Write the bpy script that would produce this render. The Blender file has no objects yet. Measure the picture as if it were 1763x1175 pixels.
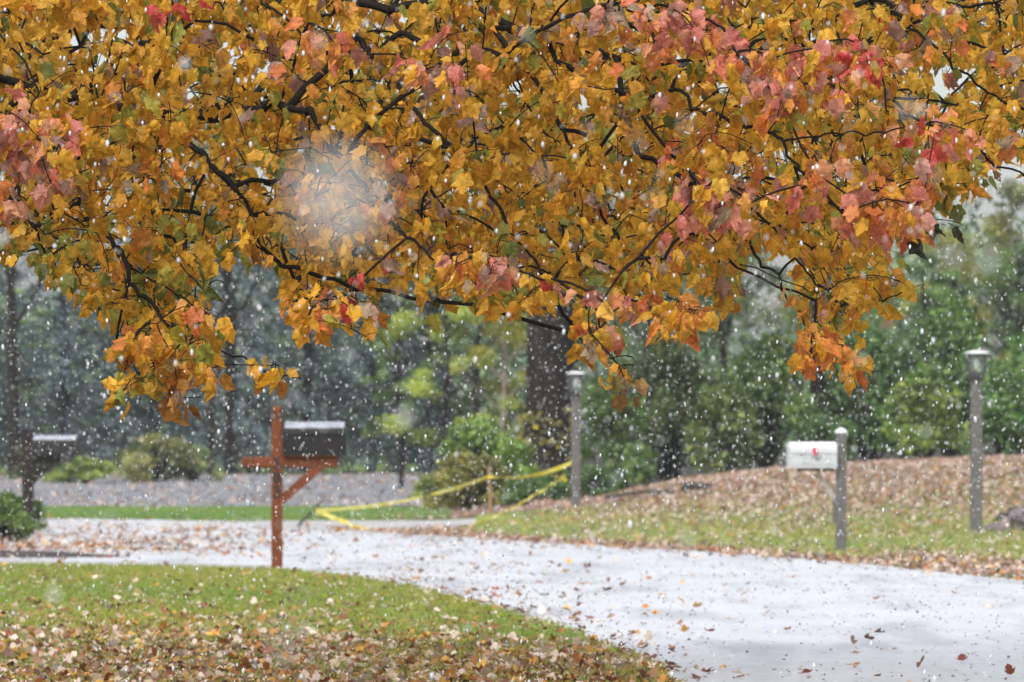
import bpy, bmesh, math
import numpy as np
from mathutils import Vector, Matrix

rng = np.random.default_rng(7)
C = bpy.context.scene.collection
F = 9794.0; CX = 881.5; HZ = 764.0; H = 1.05      # lens in photo pixels, horizon row, eye height

# ------------------------------------------------------------------ helpers
def wpt(px, py, Y):
    """world point seen at that direction, Y metres away"""
    return np.array([(px-CX)/F*Y, Y, H+(HZ-py)/F*Y])
def flat(px, py, z=0.0):
    Y = F*(H-z)/(py-HZ)
    return ((px-CX)/F*Y, Y)
def sstep(a, b, x):
    t = np.clip((x-a)/(b-a), 0, 1)
    return t*t*(3-2*t)
def srgb(r, g, b):
    return tuple(((c/255)/12.92 if c/255 <= .04045 else ((c/255+.055)/1.055)**2.4) for c in (r, g, b))
def link(o, parent=None):
    C.objects.link(o)
    if parent is not None: o.parent = parent
    return o
def tag(o, label=None, cat=None, group=None, kind=None):
    if label: o['label'] = label
    if cat: o['category'] = cat
    if group: o['group'] = group
    if kind: o['kind'] = kind
    return o
def empty(name, loc, label, cat, group=None, rz=0):
    o = bpy.data.objects.new(name, None)
    o.location = loc; o.rotation_euler = (0, 0, rz); o.empty_display_size = .2
    link(o); return tag(o, label, cat, group)

def np_mesh(name, V, L, tri, mat, cols=None, lco=None, smooth=False, parent=None):
    """V (n,3) verts, L flat loop indices, tri loops per face"""
    me = bpy.data.meshes.new(name)
    V = np.asarray(V, dtype=np.float32); L = np.asarray(L, dtype=np.int32).ravel()
    nf = len(L)//tri
    me.vertices.add(len(V)); me.vertices.foreach_set('co', V.ravel())
    me.loops.add(len(L)); me.loops.foreach_set('vertex_index', L)
    me.polygons.add(nf)
    me.polygons.foreach_set('loop_start', np.arange(nf, dtype=np.int32)*tri)
    me.polygons.foreach_set('loop_total', np.full(nf, tri, dtype=np.int32))
    if smooth: me.polygons.foreach_set('use_smooth', np.ones(nf, dtype=bool))
    me.update(calc_edges=True)
    if cols is not None:
        a = me.attributes.new('Col', 'FLOAT_COLOR', 'POINT')
        c4 = np.ones((len(V), 4), dtype=np.float32); c4[:, :3] = cols
        a.data.foreach_set('color', c4.ravel())
    if lco is not None:
        a = me.attributes.new('leafco', 'FLOAT_VECTOR', 'POINT')
        a.data.foreach_set('vector', np.asarray(lco, dtype=np.float32).ravel())
    me.materials.append(mat)
    return link(bpy.data.objects.new(name, me), parent)

def batch(name, tv, tf, R, S, T, cols, mat, parent=None, smooth=False):
    """many copies of a small template: R (M,3,3), S (M,) or (M,3), T (M,3), cols (M,3)"""
    M = len(T); n = len(tv)
    S = np.asarray(S); S = S[:, None, None] if S.ndim == 1 else S[:, None, :]
    P = tv[None]*S
    V = np.einsum('mij,mnj->mni', R, P) + T[:, None, :]
    L = (np.asarray(tf)[None] + (np.arange(M)*n)[:, None, None])
    return np_mesh(name, V.reshape(-1, 3), L.ravel(), len(tf[0]), mat,
                   np.repeat(cols, n, 0), np.tile(tv, (M, 1)), smooth, parent)

def frames(ydir, ndir):
    """rotation matrices with local y along ydir and z roughly along ndir"""
    y = ydir/np.linalg.norm(ydir, axis=1, keepdims=True)
    x = np.cross(y, ndir); x /= np.linalg.norm(x, axis=1, keepdims=True)+1e-9
    z = np.cross(x, y)
    return np.stack([x, y, z], axis=2)
def rand_frames(n, rs=rng):
    return frames(rs.normal(size=(n, 3)), rs.normal(size=(n, 3)))

# ------------------------------------------------------------------ materials
def newmat(name):
    m = bpy.data.materials.new(name); m.use_nodes = True
    nt = m.node_tree; b = nt.nodes['Principled BSDF']
    return m, nt, b
def nd(nt, typ, **kw):
    n = nt.nodes.new(typ)
    for k, v in kw.items():
        if k in n.inputs: n.inputs[k].default_value = v
        else: setattr(n, k, v)
    return n
def noise(nt, scale, detail=4, vec=None, rough=.6):
    n = nt.nodes.new('ShaderNodeTexNoise'); n.inputs['Scale'].default_value = scale
    n.inputs['Detail'].default_value = detail; n.inputs['Roughness'].default_value = rough
    if vec is not None: nt.links.new(vec, n.inputs['Vector'])
    return n
def ramp(nt, src, stops):
    r = nt.nodes.new('ShaderNodeValToRGB'); nt.links.new(src, r.inputs['Fac'])
    e = r.color_ramp.elements
    while len(e) < len(stops): e.new(.5)
    for k, (p, c) in enumerate(stops):
        e[k].position = p; e[k].color = (*c, 1)
    return r
def mixc(nt, fac, a, b, mode='MIX'):
    m = nt.nodes.new('ShaderNodeMix'); m.data_type = 'RGBA'; m.blend_type = mode
    for sock, v in ((m.inputs[0], fac), (m.inputs[6], a), (m.inputs[7], b)):
        if isinstance(v, (int, float)): sock.default_value = v
        elif isinstance(v, tuple): sock.default_value = (*v, 1)
        else: nt.links.new(v, sock)
    return m.outputs[2]
def attr(nt, name):
    n = nt.nodes.new('ShaderNodeAttribute'); n.attribute_name = name; return n
def objcoord(nt):
    return nt.nodes.new('ShaderNodeTexCoord').outputs['Object']
def bump(nt, b, h, strength=.4, dist=.01):
    n = nt.nodes.new('ShaderNodeBump'); n.inputs['Strength'].default_value = strength
    n.inputs['Distance'].default_value = dist
    nt.links.new(h, n.inputs['Height']); nt.links.new(n.outputs[0], b.inputs['Normal'])

def noisy(name, c1, c2, scale=20, rough=.8, bstr=.3, metallic=0, detail=6, dist=.01, stretch=None, spec=None):
    m, nt, b = newmat(name)
    v = objcoord(nt)
    if stretch:
        mp = nt.nodes.new('ShaderNodeMapping'); mp.inputs['Scale'].default_value = stretch
        nt.links.new(v, mp.inputs['Vector']); v = mp.outputs[0]
    n = noise(nt, scale, detail, v)
    r = ramp(nt, n.outputs['Fac'], [(.3, c1), (.7, c2)])
    nt.links.new(r.outputs[0], b.inputs['Base Color'])
    b.inputs['Roughness'].default_value = rough; b.inputs['Metallic'].default_value = metallic
    if spec is not None: b.inputs['Specular IOR Level'].default_value = spec
    if bstr: bump(nt, b, n.outputs['Fac'], bstr, dist)
    return m

def leafmat(name, rough=.4, transl=.35, veins=False, tint=False, spec=.5):
    """two-sided thin leaf: diffuse and gloss plus light passing through"""
    m, nt, b = newmat(name)
    col = attr(nt, 'Col').outputs['Color']
    if tint:
        oi = nt.nodes.new('ShaderNodeObjectInfo')
        col = mixc(nt, 1.0, col, oi.outputs['Color'], 'MULTIPLY')
    if veins:
        lc = attr(nt, 'leafco').outputs['Vector']
        sx = nt.nodes.new('ShaderNodeSeparateXYZ'); nt.links.new(lc, sx.inputs[0])
        ab = nd(nt, 'ShaderNodeMath', operation='ABSOLUTE'); nt.links.new(sx.outputs[0], ab.inputs[0])
        # side veins: stripes of (y - 0.8|x|)
        ml = nd(nt, 'ShaderNodeMath', operation='MULTIPLY'); nt.links.new(ab.outputs[0], ml.inputs[0]); ml.inputs[1].default_value = -.85
        ad = nd(nt, 'ShaderNodeMath', operation='ADD'); nt.links.new(ml.outputs[0], ad.inputs[0]); nt.links.new(sx.outputs[1], ad.inputs[1])
        fr = nd(nt, 'ShaderNodeMath', operation='PINGPONG'); nt.links.new(ad.outputs[0], fr.inputs[0]); fr.inputs[1].default_value = .085
        mn = nd(nt, 'ShaderNodeMath', operation='MINIMUM'); nt.links.new(fr.outputs[0], mn.inputs[0]); nt.links.new(ab.outputs[0], mn.inputs[1])
        vr = ramp(nt, mn.outputs[0], [(0.0, (1, 1, 1)), (.034, (0, 0, 0))])
        oc = objcoord(nt)
        n1 = noise(nt, 38, 4, oc)
        blot = ramp(nt, n1.outputs['Fac'], [(.35, (.62, .66, .55)), (.55, (1, 1, 1)), (.75, (1.12, 1.0, .9))])
        col = mixc(nt, 1.0, col, blot.outputs[0], 'MULTIPLY')
        yy = ramp(nt, sx.outputs[1], [(.25, (0, 0, 0)), (1.0, (1, 1, 1))])
        n4 = noise(nt, 9, 2, oc); ef = nd(nt, 'ShaderNodeMath', operation='MULTIPLY'); nt.links.new(yy.outputs[0], ef.inputs[0]); nt.links.new(n4.outputs['Fac'], ef.inputs[1])
        edge = mixc(nt, 1.0, col, (1.02, .82, .75), 'MULTIPLY'); col = mixc(nt, ef.outputs[0], col, edge)
        dark = mixc(nt, 1.0, col, (.72, .62, .5), 'MULTIPLY')
        fac = nd(nt, 'ShaderNodeMath', operation='MULTIPLY'); nt.links.new(vr.outputs[0], fac.inputs[0]); fac.inputs[1].default_value = .8
        col = mixc(nt, fac.outputs[0], col, dark)
        n2 = noise(nt, 260, 3, oc)
        bump(nt, b, n2.outputs['Fac'], .25, .002)
        sp = noise(nt, 190, 1, oc)
        rr = ramp(nt, sp.outputs['Fac'], [(.45, (rough+.2,)*3), (.62, (rough-.15,)*3)])
        nt.links.new(rr.outputs[0], b.inputs['Roughness'])
    else:
        b.inputs['Roughness'].default_value = rough
    b.inputs['Specular IOR Level'].default_value = spec
    nt.links.new(col, b.inputs['Base Color'])
    if transl:
        t = nt.nodes.new('ShaderNodeBsdfTranslucent'); nt.links.new(col, t.inputs['Color'])
        mx = nt.nodes.new('ShaderNodeMixShader'); mx.inputs[0].default_value = transl
        nt.links.new(b.outputs[0], mx.inputs[1]); nt.links.new(t.outputs[0], mx.inputs[2])
        nt.links.new(mx.outputs[0], nt.nodes['Material Output'].inputs['Surface'])
    return m

M_maple = leafmat('maple_leaf', .5, .48, veins=True, spec=.5)
M_bgleaf = leafmat('background_leaf', .7, .25, tint=True, spec=.15)
M_litter = leafmat('fallen_leaf', .55, .15)
M_grass = leafmat('grass_blade', .6, .35)
M_bark = noisy('dark_wet_bark', (.006, .005, .004), (.022, .017, .014), 60, .9, .5, spec=.15)
M_bgbark = noisy('grey_bark', (.007, .006, .0055), (.038, .031, .027), 12, .95, .8, spec=.1, stretch=(1, 1, .25), dist=.05)
M_palebark = noisy('pale_bark', (.22, .17, .13), (.34, .28, .22), 14, .85, .4, stretch=(1, 1, .25))
M_redwood = noisy('stained_wood', (.09, .025, .009), (.23, .066, .022), 22, .6, .5, stretch=(3, 3, .35), dist=.004, spec=.2)
M_greywood = noisy('weathered_wood', (.07, .066, .064), (.17, .16, .155), 26, .8, .5, stretch=(3, 3, .35), dist=.005)
M_brownwood = noisy('dark_brown_wood', (.010, .007, .006), (.03, .02, .017), 20, .7, .4, stretch=(3, 3, .35), dist=.005, spec=.2)
M_stake = noisy('raw_stake_wood', (.30, .16, .07), (.45, .27, .13), 20, .8, .2)
M_blackmetal = noisy('dark_box_metal', (.009, .008, .008), (.018, .015, .015), 9, .55, .04, dist=.002, spec=.3)
M_whitemetal = noisy('white_box_metal', (.44, .455, .47), (.54, .55, .56), 8, .4, .05, dist=.002)
M_slush_sheen = noisy('slush_and_sky_sheen', (.17, .18, .22), (.40, .42, .48), 16, .5, .2, dist=.003, stretch=(.5, 1, 2))  # pale tone stands for sky reflected on the dark box tops
M_numeral = noisy('black_numeral', (.01, .009, .009), (.018, .016, .016), 30, .4, 0)
M_red = noisy('red_paint', (.55, .02, .05), (.65, .03, .08), 30, .45, 0)
M_decal = noisy('grey_print', (.12, .13, .15), (.30, .31, .33), 60, .6, 0)
M_whitecap = noisy('white_cap', (.72, .74, .76), (.85, .86, .88), 20, .5, .1)
M_lampmetal = noisy('lamp_metal', (.035, .035, .04), (.08, .08, .085), 25, .5, .1, metallic=.3)
M_bulb = noisy('frosted_bulb', (.75, .76, .78), (.85, .85, .86), 10, .3, 0)
M_stone = noisy('purple_grey_stone', (.02, .017, .02), (.36, .29, .31), 9, .8, .6, dist=.03)
M_log = noisy('wet_log', (.03, .025, .02), (.09, .075, .06), 14, .8, .6, dist=.02)

def glass_mat():
    m, nt, b = newmat('lantern_glass')
    b.inputs['Base Color'].default_value = (.5, .52, .55, 1); b.inputs['Roughness'].default_value = .1
    b.inputs['Alpha'].default_value = .08
    return m
M_glass = glass_mat()

def tape_mat():
    m, nt, b = newmat('yellow_tape')
    n = noise(nt, 6, 3, objcoord(nt))
    r = ramp(nt, n.outputs['Fac'], [(.35, (.80, .64, .02)), (.58, (.85, .76, .12)), (.72, (.86, .84, .45))])
    nt.links.new(r.outputs[0], b.inputs['Base Color']); b.inputs['Roughness'].default_value = .3
    t = nt.nodes.new('ShaderNodeBsdfTranslucent'); nt.links.new(r.outputs[0], t.inputs['Color'])
    mx = nt.nodes.new('ShaderNodeMixShader'); mx.inputs[0].default_value = .3
    nt.links.new(b.outputs[0], mx.inputs[1]); nt.links.new(t.outputs[0], mx.inputs[2])
    nt.links.new(mx.outputs[0], nt.nodes['Material Output'].inputs['Surface'])
    return m
M_tape = tape_mat()

def snow_mat():
    m, nt, b = newmat('snowflake')
    b.inputs['Base Color'].default_value = (.93, .95, .98, 1); b.inputs['Roughness'].default_value = .6
    t = nt.nodes.new('ShaderNodeBsdfTranslucent'); t.inputs['Color'].default_value = (.93, .95, .98, 1)
    mx = nt.nodes.new('ShaderNodeMixShader'); mx.inputs[0].default_value = .5
    nt.links.new(b.outputs[0], mx.inputs[1]); nt.links.new(t.outputs[0], mx.inputs[2])
    nt.links.new(mx.outputs[0], nt.nodes['Material Output'].inputs['Surface'])
    return m
M_snow = snow_mat()

def ground_mat():
    m, nt, b = newmat('ground_cover')
    v = objcoord(nt)
    n = noise(nt, 5, 8, v, .7); n2 = noise(nt, .6, 4, v)
    r = ramp(nt, n.outputs['Fac'], [(.3, (.55, .55, .5)), (.6, (1.1, 1.1, 1.05))])
    c = mixc(nt, 1.0, attr(nt, 'Col').outputs['Color'], r.outputs[0], 'MULTIPLY')
    r2 = ramp(nt, n2.outputs['Fac'], [(.3, (.8, .85, .75)), (.7, (1.1, 1.05, 1.0))])
    c = mixc(nt, 1.0, c, r2.outputs[0], 'MULTIPLY')
    nt.links.new(c, b.inputs['Base Color']); b.inputs['Roughness'].default_value = .9
    bump(nt, b, n.outputs['Fac'], .6, .03)
    return m
M_ground = ground_mat()

def road_mat():
    m, nt, b = newmat('slushy_road')
    v = objcoord(nt)
    n = noise(nt, .55, 6, v, .65); n3 = noise(nt, 14, 5, v, .7)
    vr = nd(nt, 'ShaderNodeTexVoronoi'); vr.inputs['Scale'].default_value = 2.2; nt.links.new(v, vr.inputs['Vector'])
    base = ramp(nt, n.outputs['Fac'], [(.30, (.47, .485, .52)), (.52, (.55, .565, .60)), (.75, (.61, .625, .655))])
    g = ramp(nt, n3.outputs['Fac'], [(.30, (.55, .55, .57)), (.48, (1, 1, 1))])
    c = mixc(nt, 1.0, base.outputs[0], g.outputs[0], 'MULTIPLY')
    mp = nd(nt, 'ShaderNodeMapping'); mp.inputs['Rotation'].default_value = (0, 0, .5); mp.inputs['Scale'].default_value = (1.6, .22, 1); nt.links.new(v, mp.inputs['Vector'])
    n5 = noise(nt, 1.1, 5, mp.outputs[0], .6); wet = ramp(nt, n5.outputs['Fac'], [(.36, (.66, .67, .68)), (.50, (1, 1, 1))]); c = mixc(nt, .8, c, wet.outputs[0], 'MULTIPLY')
    nt.links.new(c, b.inputs['Base Color']); b.inputs['Roughness'].default_value = .55
    bump(nt, b, n3.outputs['Fac'], .25, .008)
    return m
M_road = road_mat()
M_drive = noisy('grey_drive', (.11, .12, .135), (.27, .28, .31), 3.5, .75, .4, dist=.02)
M_apron = noisy('pale_concrete', (.32, .31, .32), (.46, .45, .46), 5, .8, .3)
M_soil = noisy('wet_soil', (.025, .018, .016), (.10, .08, .075), 12, .9, .9, dist=.04)
M_mulch = noisy('brown_mulch', (.10, .055, .04), (.24, .15, .12), 14, .9, .8, dist=.03)
M_pinkmulch = noisy('pinkish_mulch', (.22, .13, .12), (.42, .30, .30), 12, .9, .8, dist=.03)

# ------------------------------------------------------------------ terrain
_cx = np.array([-1.0, 1.4, 2.3, 3.4, 4.6, 6.2, 7.7, 14, 30]); _cz = np.array([0, .22, .38, .57, .68, .77, .83, 1.0, 1.2])
def terrain(x, y):
    x = np.asarray(x, float); y = np.asarray(y, float)
    u = x/np.maximum(y, 1)*85
    hill = np.interp(u, _cx, _cz)*sstep(60, 85, y)
    back = .33*sstep(93, 128, y)*(1-sstep(-2, 3, u)) + .25*sstep(128, 170, y)
    bump_ = .012*np.sin(x*1.7+y*.6)+.008*np.sin(x*.9-y*1.3)
    berm = .03*np.exp(-((x+3)**2)/8)*np.exp(-((y-40)**2)/60)
    back = back + .13*np.exp(-((x-2.5)/1.1)**2-((y-80)/3.2)**2)
    return hill+back+bump_*sstep(95, 110, y)+berm*0

def poly(pts):  # photo outline on the flat road plane -> world outline
    return np.array([flat(*p) for p in pts])
near_edge_px = [(-400, 974), (0, 974), (300, 978), (480, 984), (560, 991), (640, 1001), (700, 1012), (800, 1036), (880, 1058),
                (960, 1083), (1020, 1103), (1080, 1128), (1130, 1152), (1175, 1185), (1240, 1250), (1330, 1400)]
far_edge_px = [(-400, 892), (80, 894), (300, 897), (450, 901), (640, 917), (800, 926), (1000, 939), (1200, 950), (1440, 968),
               (1600, 984), (1763, 1001), (1950, 1025), (2300, 1080), (2900, 1300)]
def _rag(px, a): return a*(.6*np.sin(px*.05+.7*np.sin(px*.021))+.5*np.sin(px*.13+1)+.35*np.sin(px*.31+2))
def near_y(px): return np.interp(px, [p[0] for p in near_edge_px], [p[1] for p in near_edge_px])+_rag(np.asarray(px, float), 1)*np.interp(px, [300, 700, 1200], [.5, 2.0, 4.5])
def far_y(px): return np.interp(px, [p[0] for p in far_edge_px], [p[1] for p in far_edge_px])+_rag(np.asarray(px, float)+90, 1.2)

# ground sheet with painted kinds of ground (grass, litter, forest floor)
def ground_kind(x, y):
    px = CX+x/np.maximum(y, 3)*F
    g = np.array([.13, .19, .03]); gold = np.array([.12, .15, .03]); lit = np.array([.17, .115, .075]); forest = np.array([.035, .03, .022])
    col = np.tile(g, (len(x), 1))
    def mx(c, w): return col*(1-w[:, None])+c*w[:, None]
    hillw = sstep(64, 76, y)*sstep(880, 1050, px)
    col = mx(lit, hillw*.85)
    col = mx(lit*.8, sstep(30, 26, y)*(px < 1400))
    col = mx(forest, sstep(84, 88, y)*sstep(720, 780, px))
    col = mx(forest, sstep(150, 170, y))
    return col
xs = np.concatenate([np.linspace(-180, -22, 20), np.linspace(-20, 20, 81), np.linspace(22, 180, 20)])
ys = np.concatenate([np.linspace(-20, 18, 10), np.linspace(20, 140, 161), np.linspace(145, 290, 18)])
X, Yg = np.meshgrid(xs, ys); Z = terrain(X, Yg)
V = np.stack([X.ravel(), Yg.ravel(), Z.ravel()], 1)
nx = len(xs); I = np.arange(len(ys)-1)[:, None]*nx+np.arange(nx-1)[None]
Q = np.stack([I, I+1, I+nx+1, I+nx], -1).reshape(-1, 4)
gr = np_mesh('ground', V, Q, 4, M_ground, ground_kind(V[:, 0], V[:, 1]), smooth=True)
tag(gr, 'green lawn ground with leaf litter', kind='structure')

def strip_sheet(name, near, far, mat, label, lift, onterrain=True, n=60, m=14):
    """sheet between two world polylines"""
    def res(p, n):
        p = np.array(p, float); d = np.r_[0, np.cumsum(np.linalg.norm(np.diff(p, axis=0), axis=1))]
        t = np.linspace(0, d[-1], n); return np.stack([np.interp(t, d, p[:, 0]), np.interp(t, d, p[:, 1])], 1)
    n = max(n, len(near)); a, b = near, far
    if len(near) != n: a = res(near, n)
    if len(far) != n: b = res(far, n)
    t = np.linspace(0, 1, m)[None, :, None]
    P = a[:, None]*(1-t)+b[:, None]*t
    P = P.reshape(-1, 2)
    z = terrain(P[:, 0], P[:, 1])+lift
    V = np.c_[P, z]; I = np.arange(n-1)[:, None]*m+np.arange(m-1)[None]
    Q = np.stack([I, I+m, I+m+1, I+1], -1).reshape(-1, 4)
    o = np_mesh(name, V, Q, 4, mat, smooth=True)
    return tag(o, label, kind='structure')

def by_px(fn, lo, hi, n=260):
    px = np.linspace(lo, hi, n); return np.array([flat(p, q) for p, q in zip(px, fn(px))])
_ring = np.vstack([by_px(near_y, -400, 1330), by_px(far_y, -400, 2900)[::-1]])
_bm = bmesh.new(); _f = _bm.faces.new([_bm.verts.new((p[0], p[1], .008)) for p in _ring])
if _f.normal.z < 0 or True: bmesh.ops.recalc_face_normals(_bm, faces=_bm.faces)
bmesh.ops.triangulate(_bm, faces=_bm.faces[:], ngon_method='EAR_CLIP')
for _f in _bm.faces:
    if _f.normal.z < 0: _f.normal_flip()
_me = bpy.data.meshes.new('road'); _bm.to_mesh(_me); _bm.free(); _me.materials.append(M_road)
tag(link(bpy.data.objects.new('road', _me)), 'pale slush covered road curving past the lawn', kind='structure')
strip_sheet('driveway_apron', by_px(lambda p: np.interp(p, [440, 660, 900], [912, 915, 903]), 440, 900),
            by_px(lambda p: np.interp(p, [440, 900], [899, 898]), 440, 900), M_apron, 'pale concrete driveway apron beyond the road', .014)
strip_sheet('kerb_strip', by_px(lambda p: near_y(p)+.5, -400, 480), by_px(lambda p: near_y(p)-7, -400, 480), M_apron,
            'pale strip along the lawn edge', .014)
# grey drive on the far left, sloping up
strip_sheet('grey_driveway', [(-14, 92), (-6, 92), (-2.2, 92), (-.9, 93)], [(-14, 124), (-8, 125), (-4, 126), (-1.6, 128)], M_drive,
            'grey leaf strewn driveway sloping up beyond the grass', .03, n=50, m=40)
strip_sheet('mulch_bed', [(-1.4, 79), (0, 78), (1.2, 77.5), (2.4, 77)], [(-1.4, 93), (.2, 92), (1.6, 92), (3.4, 90)], M_mulch,
            'brown mulch bed under the shrubs', .02, n=40, m=20)

def mound(name, cx, cy, rx, ry, h, mat, label, rot=0, n=40, seed=0, amp=.35):
    rs = np.random.default_rng(seed)
    a = np.linspace(-1, 1, n); U, W = np.meshgrid(a, a)
    r = np.sqrt(U**2+W**2)
    ph = rs.uniform(0, 6, 6)
    nz = sum(np.sin(U*k*3+ph[k % 6])*np.cos(W*k*2.3+ph[(k+2) % 6])/k for k in range(1, 6))
    z = h*np.clip(1-r**2, -.05, 1)*(1+amp*nz)
    x = cx+U*rx*math.cos(rot)-W*ry*math.sin(rot); y = cy+U*rx*math.sin(rot)+W*ry*math.cos(rot)
    V = np.stack([x.ravel(), y.ravel(), (terrain(x, y)+z-.01).ravel()], 1)
    I = np.arange(n-1)[:, None]*n+np.arange(n-1)[None]
    Q = np.stack([I, I+1, I+n+1, I+n], -1).reshape(-1, 4)
    o = np_mesh(name, V, Q, 4, mat, smooth=True)
    return tag(o, label, kind='structure')
mound('soil_bank', -6.1, 52.4, 2.8, .7, .10, M_soil, 'dark strip of wet soil at the road edge', seed=3)
mound('mulch_mound', 2.55, 80, 1.6, 4.2, .012, M_pinkmulch, 'pinkish mulch mound below the shrubs', seed=5)
mound('mulch_patch', 5.9, 64.8, 1.0, 1.2, .03, M_pinkmulch, 'pinkish mulch patch round the right lamp post', seed=6)

# ------------------------------------------------------------------ grass and fallen leaves
def grass(name, n, xr, yr, keep, h0, h1, w, pal, label):
    x = rng.uniform(*xr, n); y = rng.uniform(*yr, n)
    px = CX+x/y*F; z = terrain(x, y); py = HZ-(z-H)/y*F
    k = keep(px, py, x, y) & (px > -250) & (px < 2010)
    x, y, z = x[k], y[k], z[k]; n = len(x)
    tv = np.array([[-.5, 0, 0], [.5, 0, 0], [.15, 0, .6], [0, .0, 1]], float)
    az = rng.uniform(0, np.pi, n); lean = rng.normal(0, .35, (n, 2)); h = rng.uniform(h0, h1, n)
    T = np.stack([x, y, z-.003], 1)
    V = np.zeros((n, 4, 3)); c, s = np.cos(az), np.sin(az)
    for i, (a, _, b) in enumerate(tv):
        V[:, i, 0] = T[:, 0]+a*w*c+lean[:, 0]*h*b*b
        V[:, i, 1] = T[:, 1]+a*w*s+lean[:, 1]*h*b*b
        V[:, i, 2] = T[:, 2]+b*h
    L = np.array([[0, 1, 2], [0, 2, 3]])[None]+(np.arange(n)*4)[:, None, None]
    pal = np.array(pal); cc = pal[rng.integers(0, len(pal), n)]*rng.uniform(.75, 1.2, (n, 1))
    # patches of different green
    pt = .5+.5*np.sin(x*1.1+1)*np.sin(y*.55+x*.4); cc = cc*(1+.25*(pt[:, None]-.5)*np.array([1.4, .3, .2]))
    o = np_mesh(name, V.reshape(-1, 3), L.ravel(), 3, M_grass, np.repeat(cc, 4, 0))
    return tag(o, label, kind='stuff')
gp = [(.22, .31, .035), (.28, .36, .045), (.17, .26, .03), (.34, .36, .06), (.38, .34, .10)]
grass('lawn_grass', 240000, (-5.5, 2.2), (22, 49), lambda px, py, x, y: (py > near_y(px)+1), .025, .06, .011, gp,
      'short green grass of the near lawn')
gp2 = [(.30, .38, .07), (.36, .42, .09), (.22, .30, .05), (.42, .40, .14)]
def far_keep(px, py, x, y):
    u = rng.uniform(0, 1, len(px))
    dens = np.interp(py, [800, 860, 880, 900, 960], [.08, .2, .5, 1, 1])
    return (py < far_y(px)-6-24*sstep(1450, 1620, px)) & (px > 820) & (u < dens) & ((y < 78) | (px > 1120)) & (y < 84)
grass('verge_grass', 90000, (-.6, 9.2), (42, 84), far_keep, .04, .08, .02, gp2, 'patchy green grass of the verge across the road')
gp3 = [(.14, .28, .05), (.20, .36, .07), (.12, .22, .04), (.30, .34, .10)]
grass('strip_grass', 50000, (-9, .0), (79, 91.5), lambda px, py, x, y: (py < 897) & (py > 874) & (px < 775), .04, .075, .02, gp3,
      'bright green grass strip between road and grey driveway')

# small leaf for litter
lt = np.array([[0, 0, 0], [.28, .1, .05], [.5, .42, .16], [.24, .5, .03], [.3, .8, .08], [0, 1, .16],
               [-.3, .8, .08], [-.24, .5, .03], [-.5, .42, .16], [-.28, .1, .05], [0, .45, 0]], float)
ltf = [[10, i, (i+1) % 10] for i in range(10)]
tan = [(.55, .42, .30), (.62, .50, .40), (.42, .26, .14), (.34, .17, .08), (.70, .58, .48)]
org = [(.55, .25, .04), (.48, .18, .03), (.60, .33, .05), (.34, .12, .03)]
red = [(.28, .07, .03), (.22, .06, .035), (.35, .10, .04), (.16, .07, .05)]
pink = [(.52, .36, .33), (.44, .28, .25), (.60, .46, .42), (.33, .19, .15)]
brown = [(.20, .10, .05), (.14, .07, .045), (.26, .15, .08)]
def litter(name, n, xr, yr, dens, pal, size, label, flatness=.35, up=0.0):
    x = rng.uniform(*xr, n); y = rng.uniform(*yr, n)
    px = CX+x/y*F; z = terrain(x, y); py = HZ-(z-H)/y*F
    cl = .55+.45*np.sin(x*2.3+y*.7+1.3)*np.sin(x*1.1-y*1.6)+.25*np.sin(x*6+y*3)
    k = rng.uniform(0, 1, n) < dens(px, py, x, y)*np.clip(cl+.25, .15, 1.3)
    k &= (px > -250) & (px < 2010)
    x, y, z = x[k], y[k], z[k]; m = len(x)
    yd = np.c_[rng.normal(size=(m, 2)), rng.normal(0, flatness, m)]
    R = frames(yd, np.c_[rng.normal(0, flatness, (m, 2)), np.ones(m)])
    pal = np.array(pal); cc = pal[rng.integers(0, len(pal), m)]*rng.uniform(.75, 1.2, (m, 1))
    S = rng.uniform(size*.6, size*1.25, m)
    S3 = np.c_[S, S, S*rng.uniform(.4, 2.2, m)]
    T = np.c_[x, y, z+rng.uniform(.008, .03, m)]
    o = batch(name, lt, ltf, R, S3, T, cc, M_litter)
    return tag(o, label, kind='stuff')
def d_lawn(px, py, x, y):
    on = py > near_y(px)+2
    d = np.interp(py, [975, 1000, 1030, 1075, 1095, 1125, 1175, 1300], [.045, .06, .08, .12, .27, .8, 1, .9])
    d = d*(1+.8*sstep(700, 400, px)*(py > 1060))*np.where((py > 1085) & (px > 700), np.interp(py+(px-900)*-.18, [1085, 1120], [.5, 1]), 1)
    return d*on
litter('lawn_leaves', 150000, (-4.6, 1.9), (21, 48), d_lawn, tan*6+[(.74, .60, .50), (.70, .54, .46)]*3+org*4+brown*2+red*2, .049, 'dry tan and orange fallen leaves thick on the near lawn', .25)
def d_road(px, py, x, y):
    on = (py < near_y(px)+3) & (py > far_y(px)-3)
    dn = np.maximum(near_y(px)-py, 0); df = np.maximum(py-far_y(px), 0)
    d = .012+.9*np.exp(-dn/15)*(px > 560)*np.interp(px, [600, 1000, 1150], [.2, .6, 1])+.12*np.exp(-dn/60)*(px > 700)+.85*np.exp(-df/3.5)*(px > 560)
    d += .95*np.exp(-((py-946)/10)**2)*sstep(560, 150, px)+.25*np.exp(-((py-925)/18)**2)*sstep(620, 300, px) + .03*(px < 620)
    d += .10*sstep(1100, 1175, py)*sstep(1800, 1300, px)
    return d*on*(y > 22)
litter('road_leaves', 130000, (-6.5, 6), (21, 81), lambda *a: .42*d_road(*a)*np.interp(a[1], [900, 1175], [1.2, .65]), org+red+tan*2+brown*2, .058,
       'scattered brown fallen leaves along the road edges')
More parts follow.
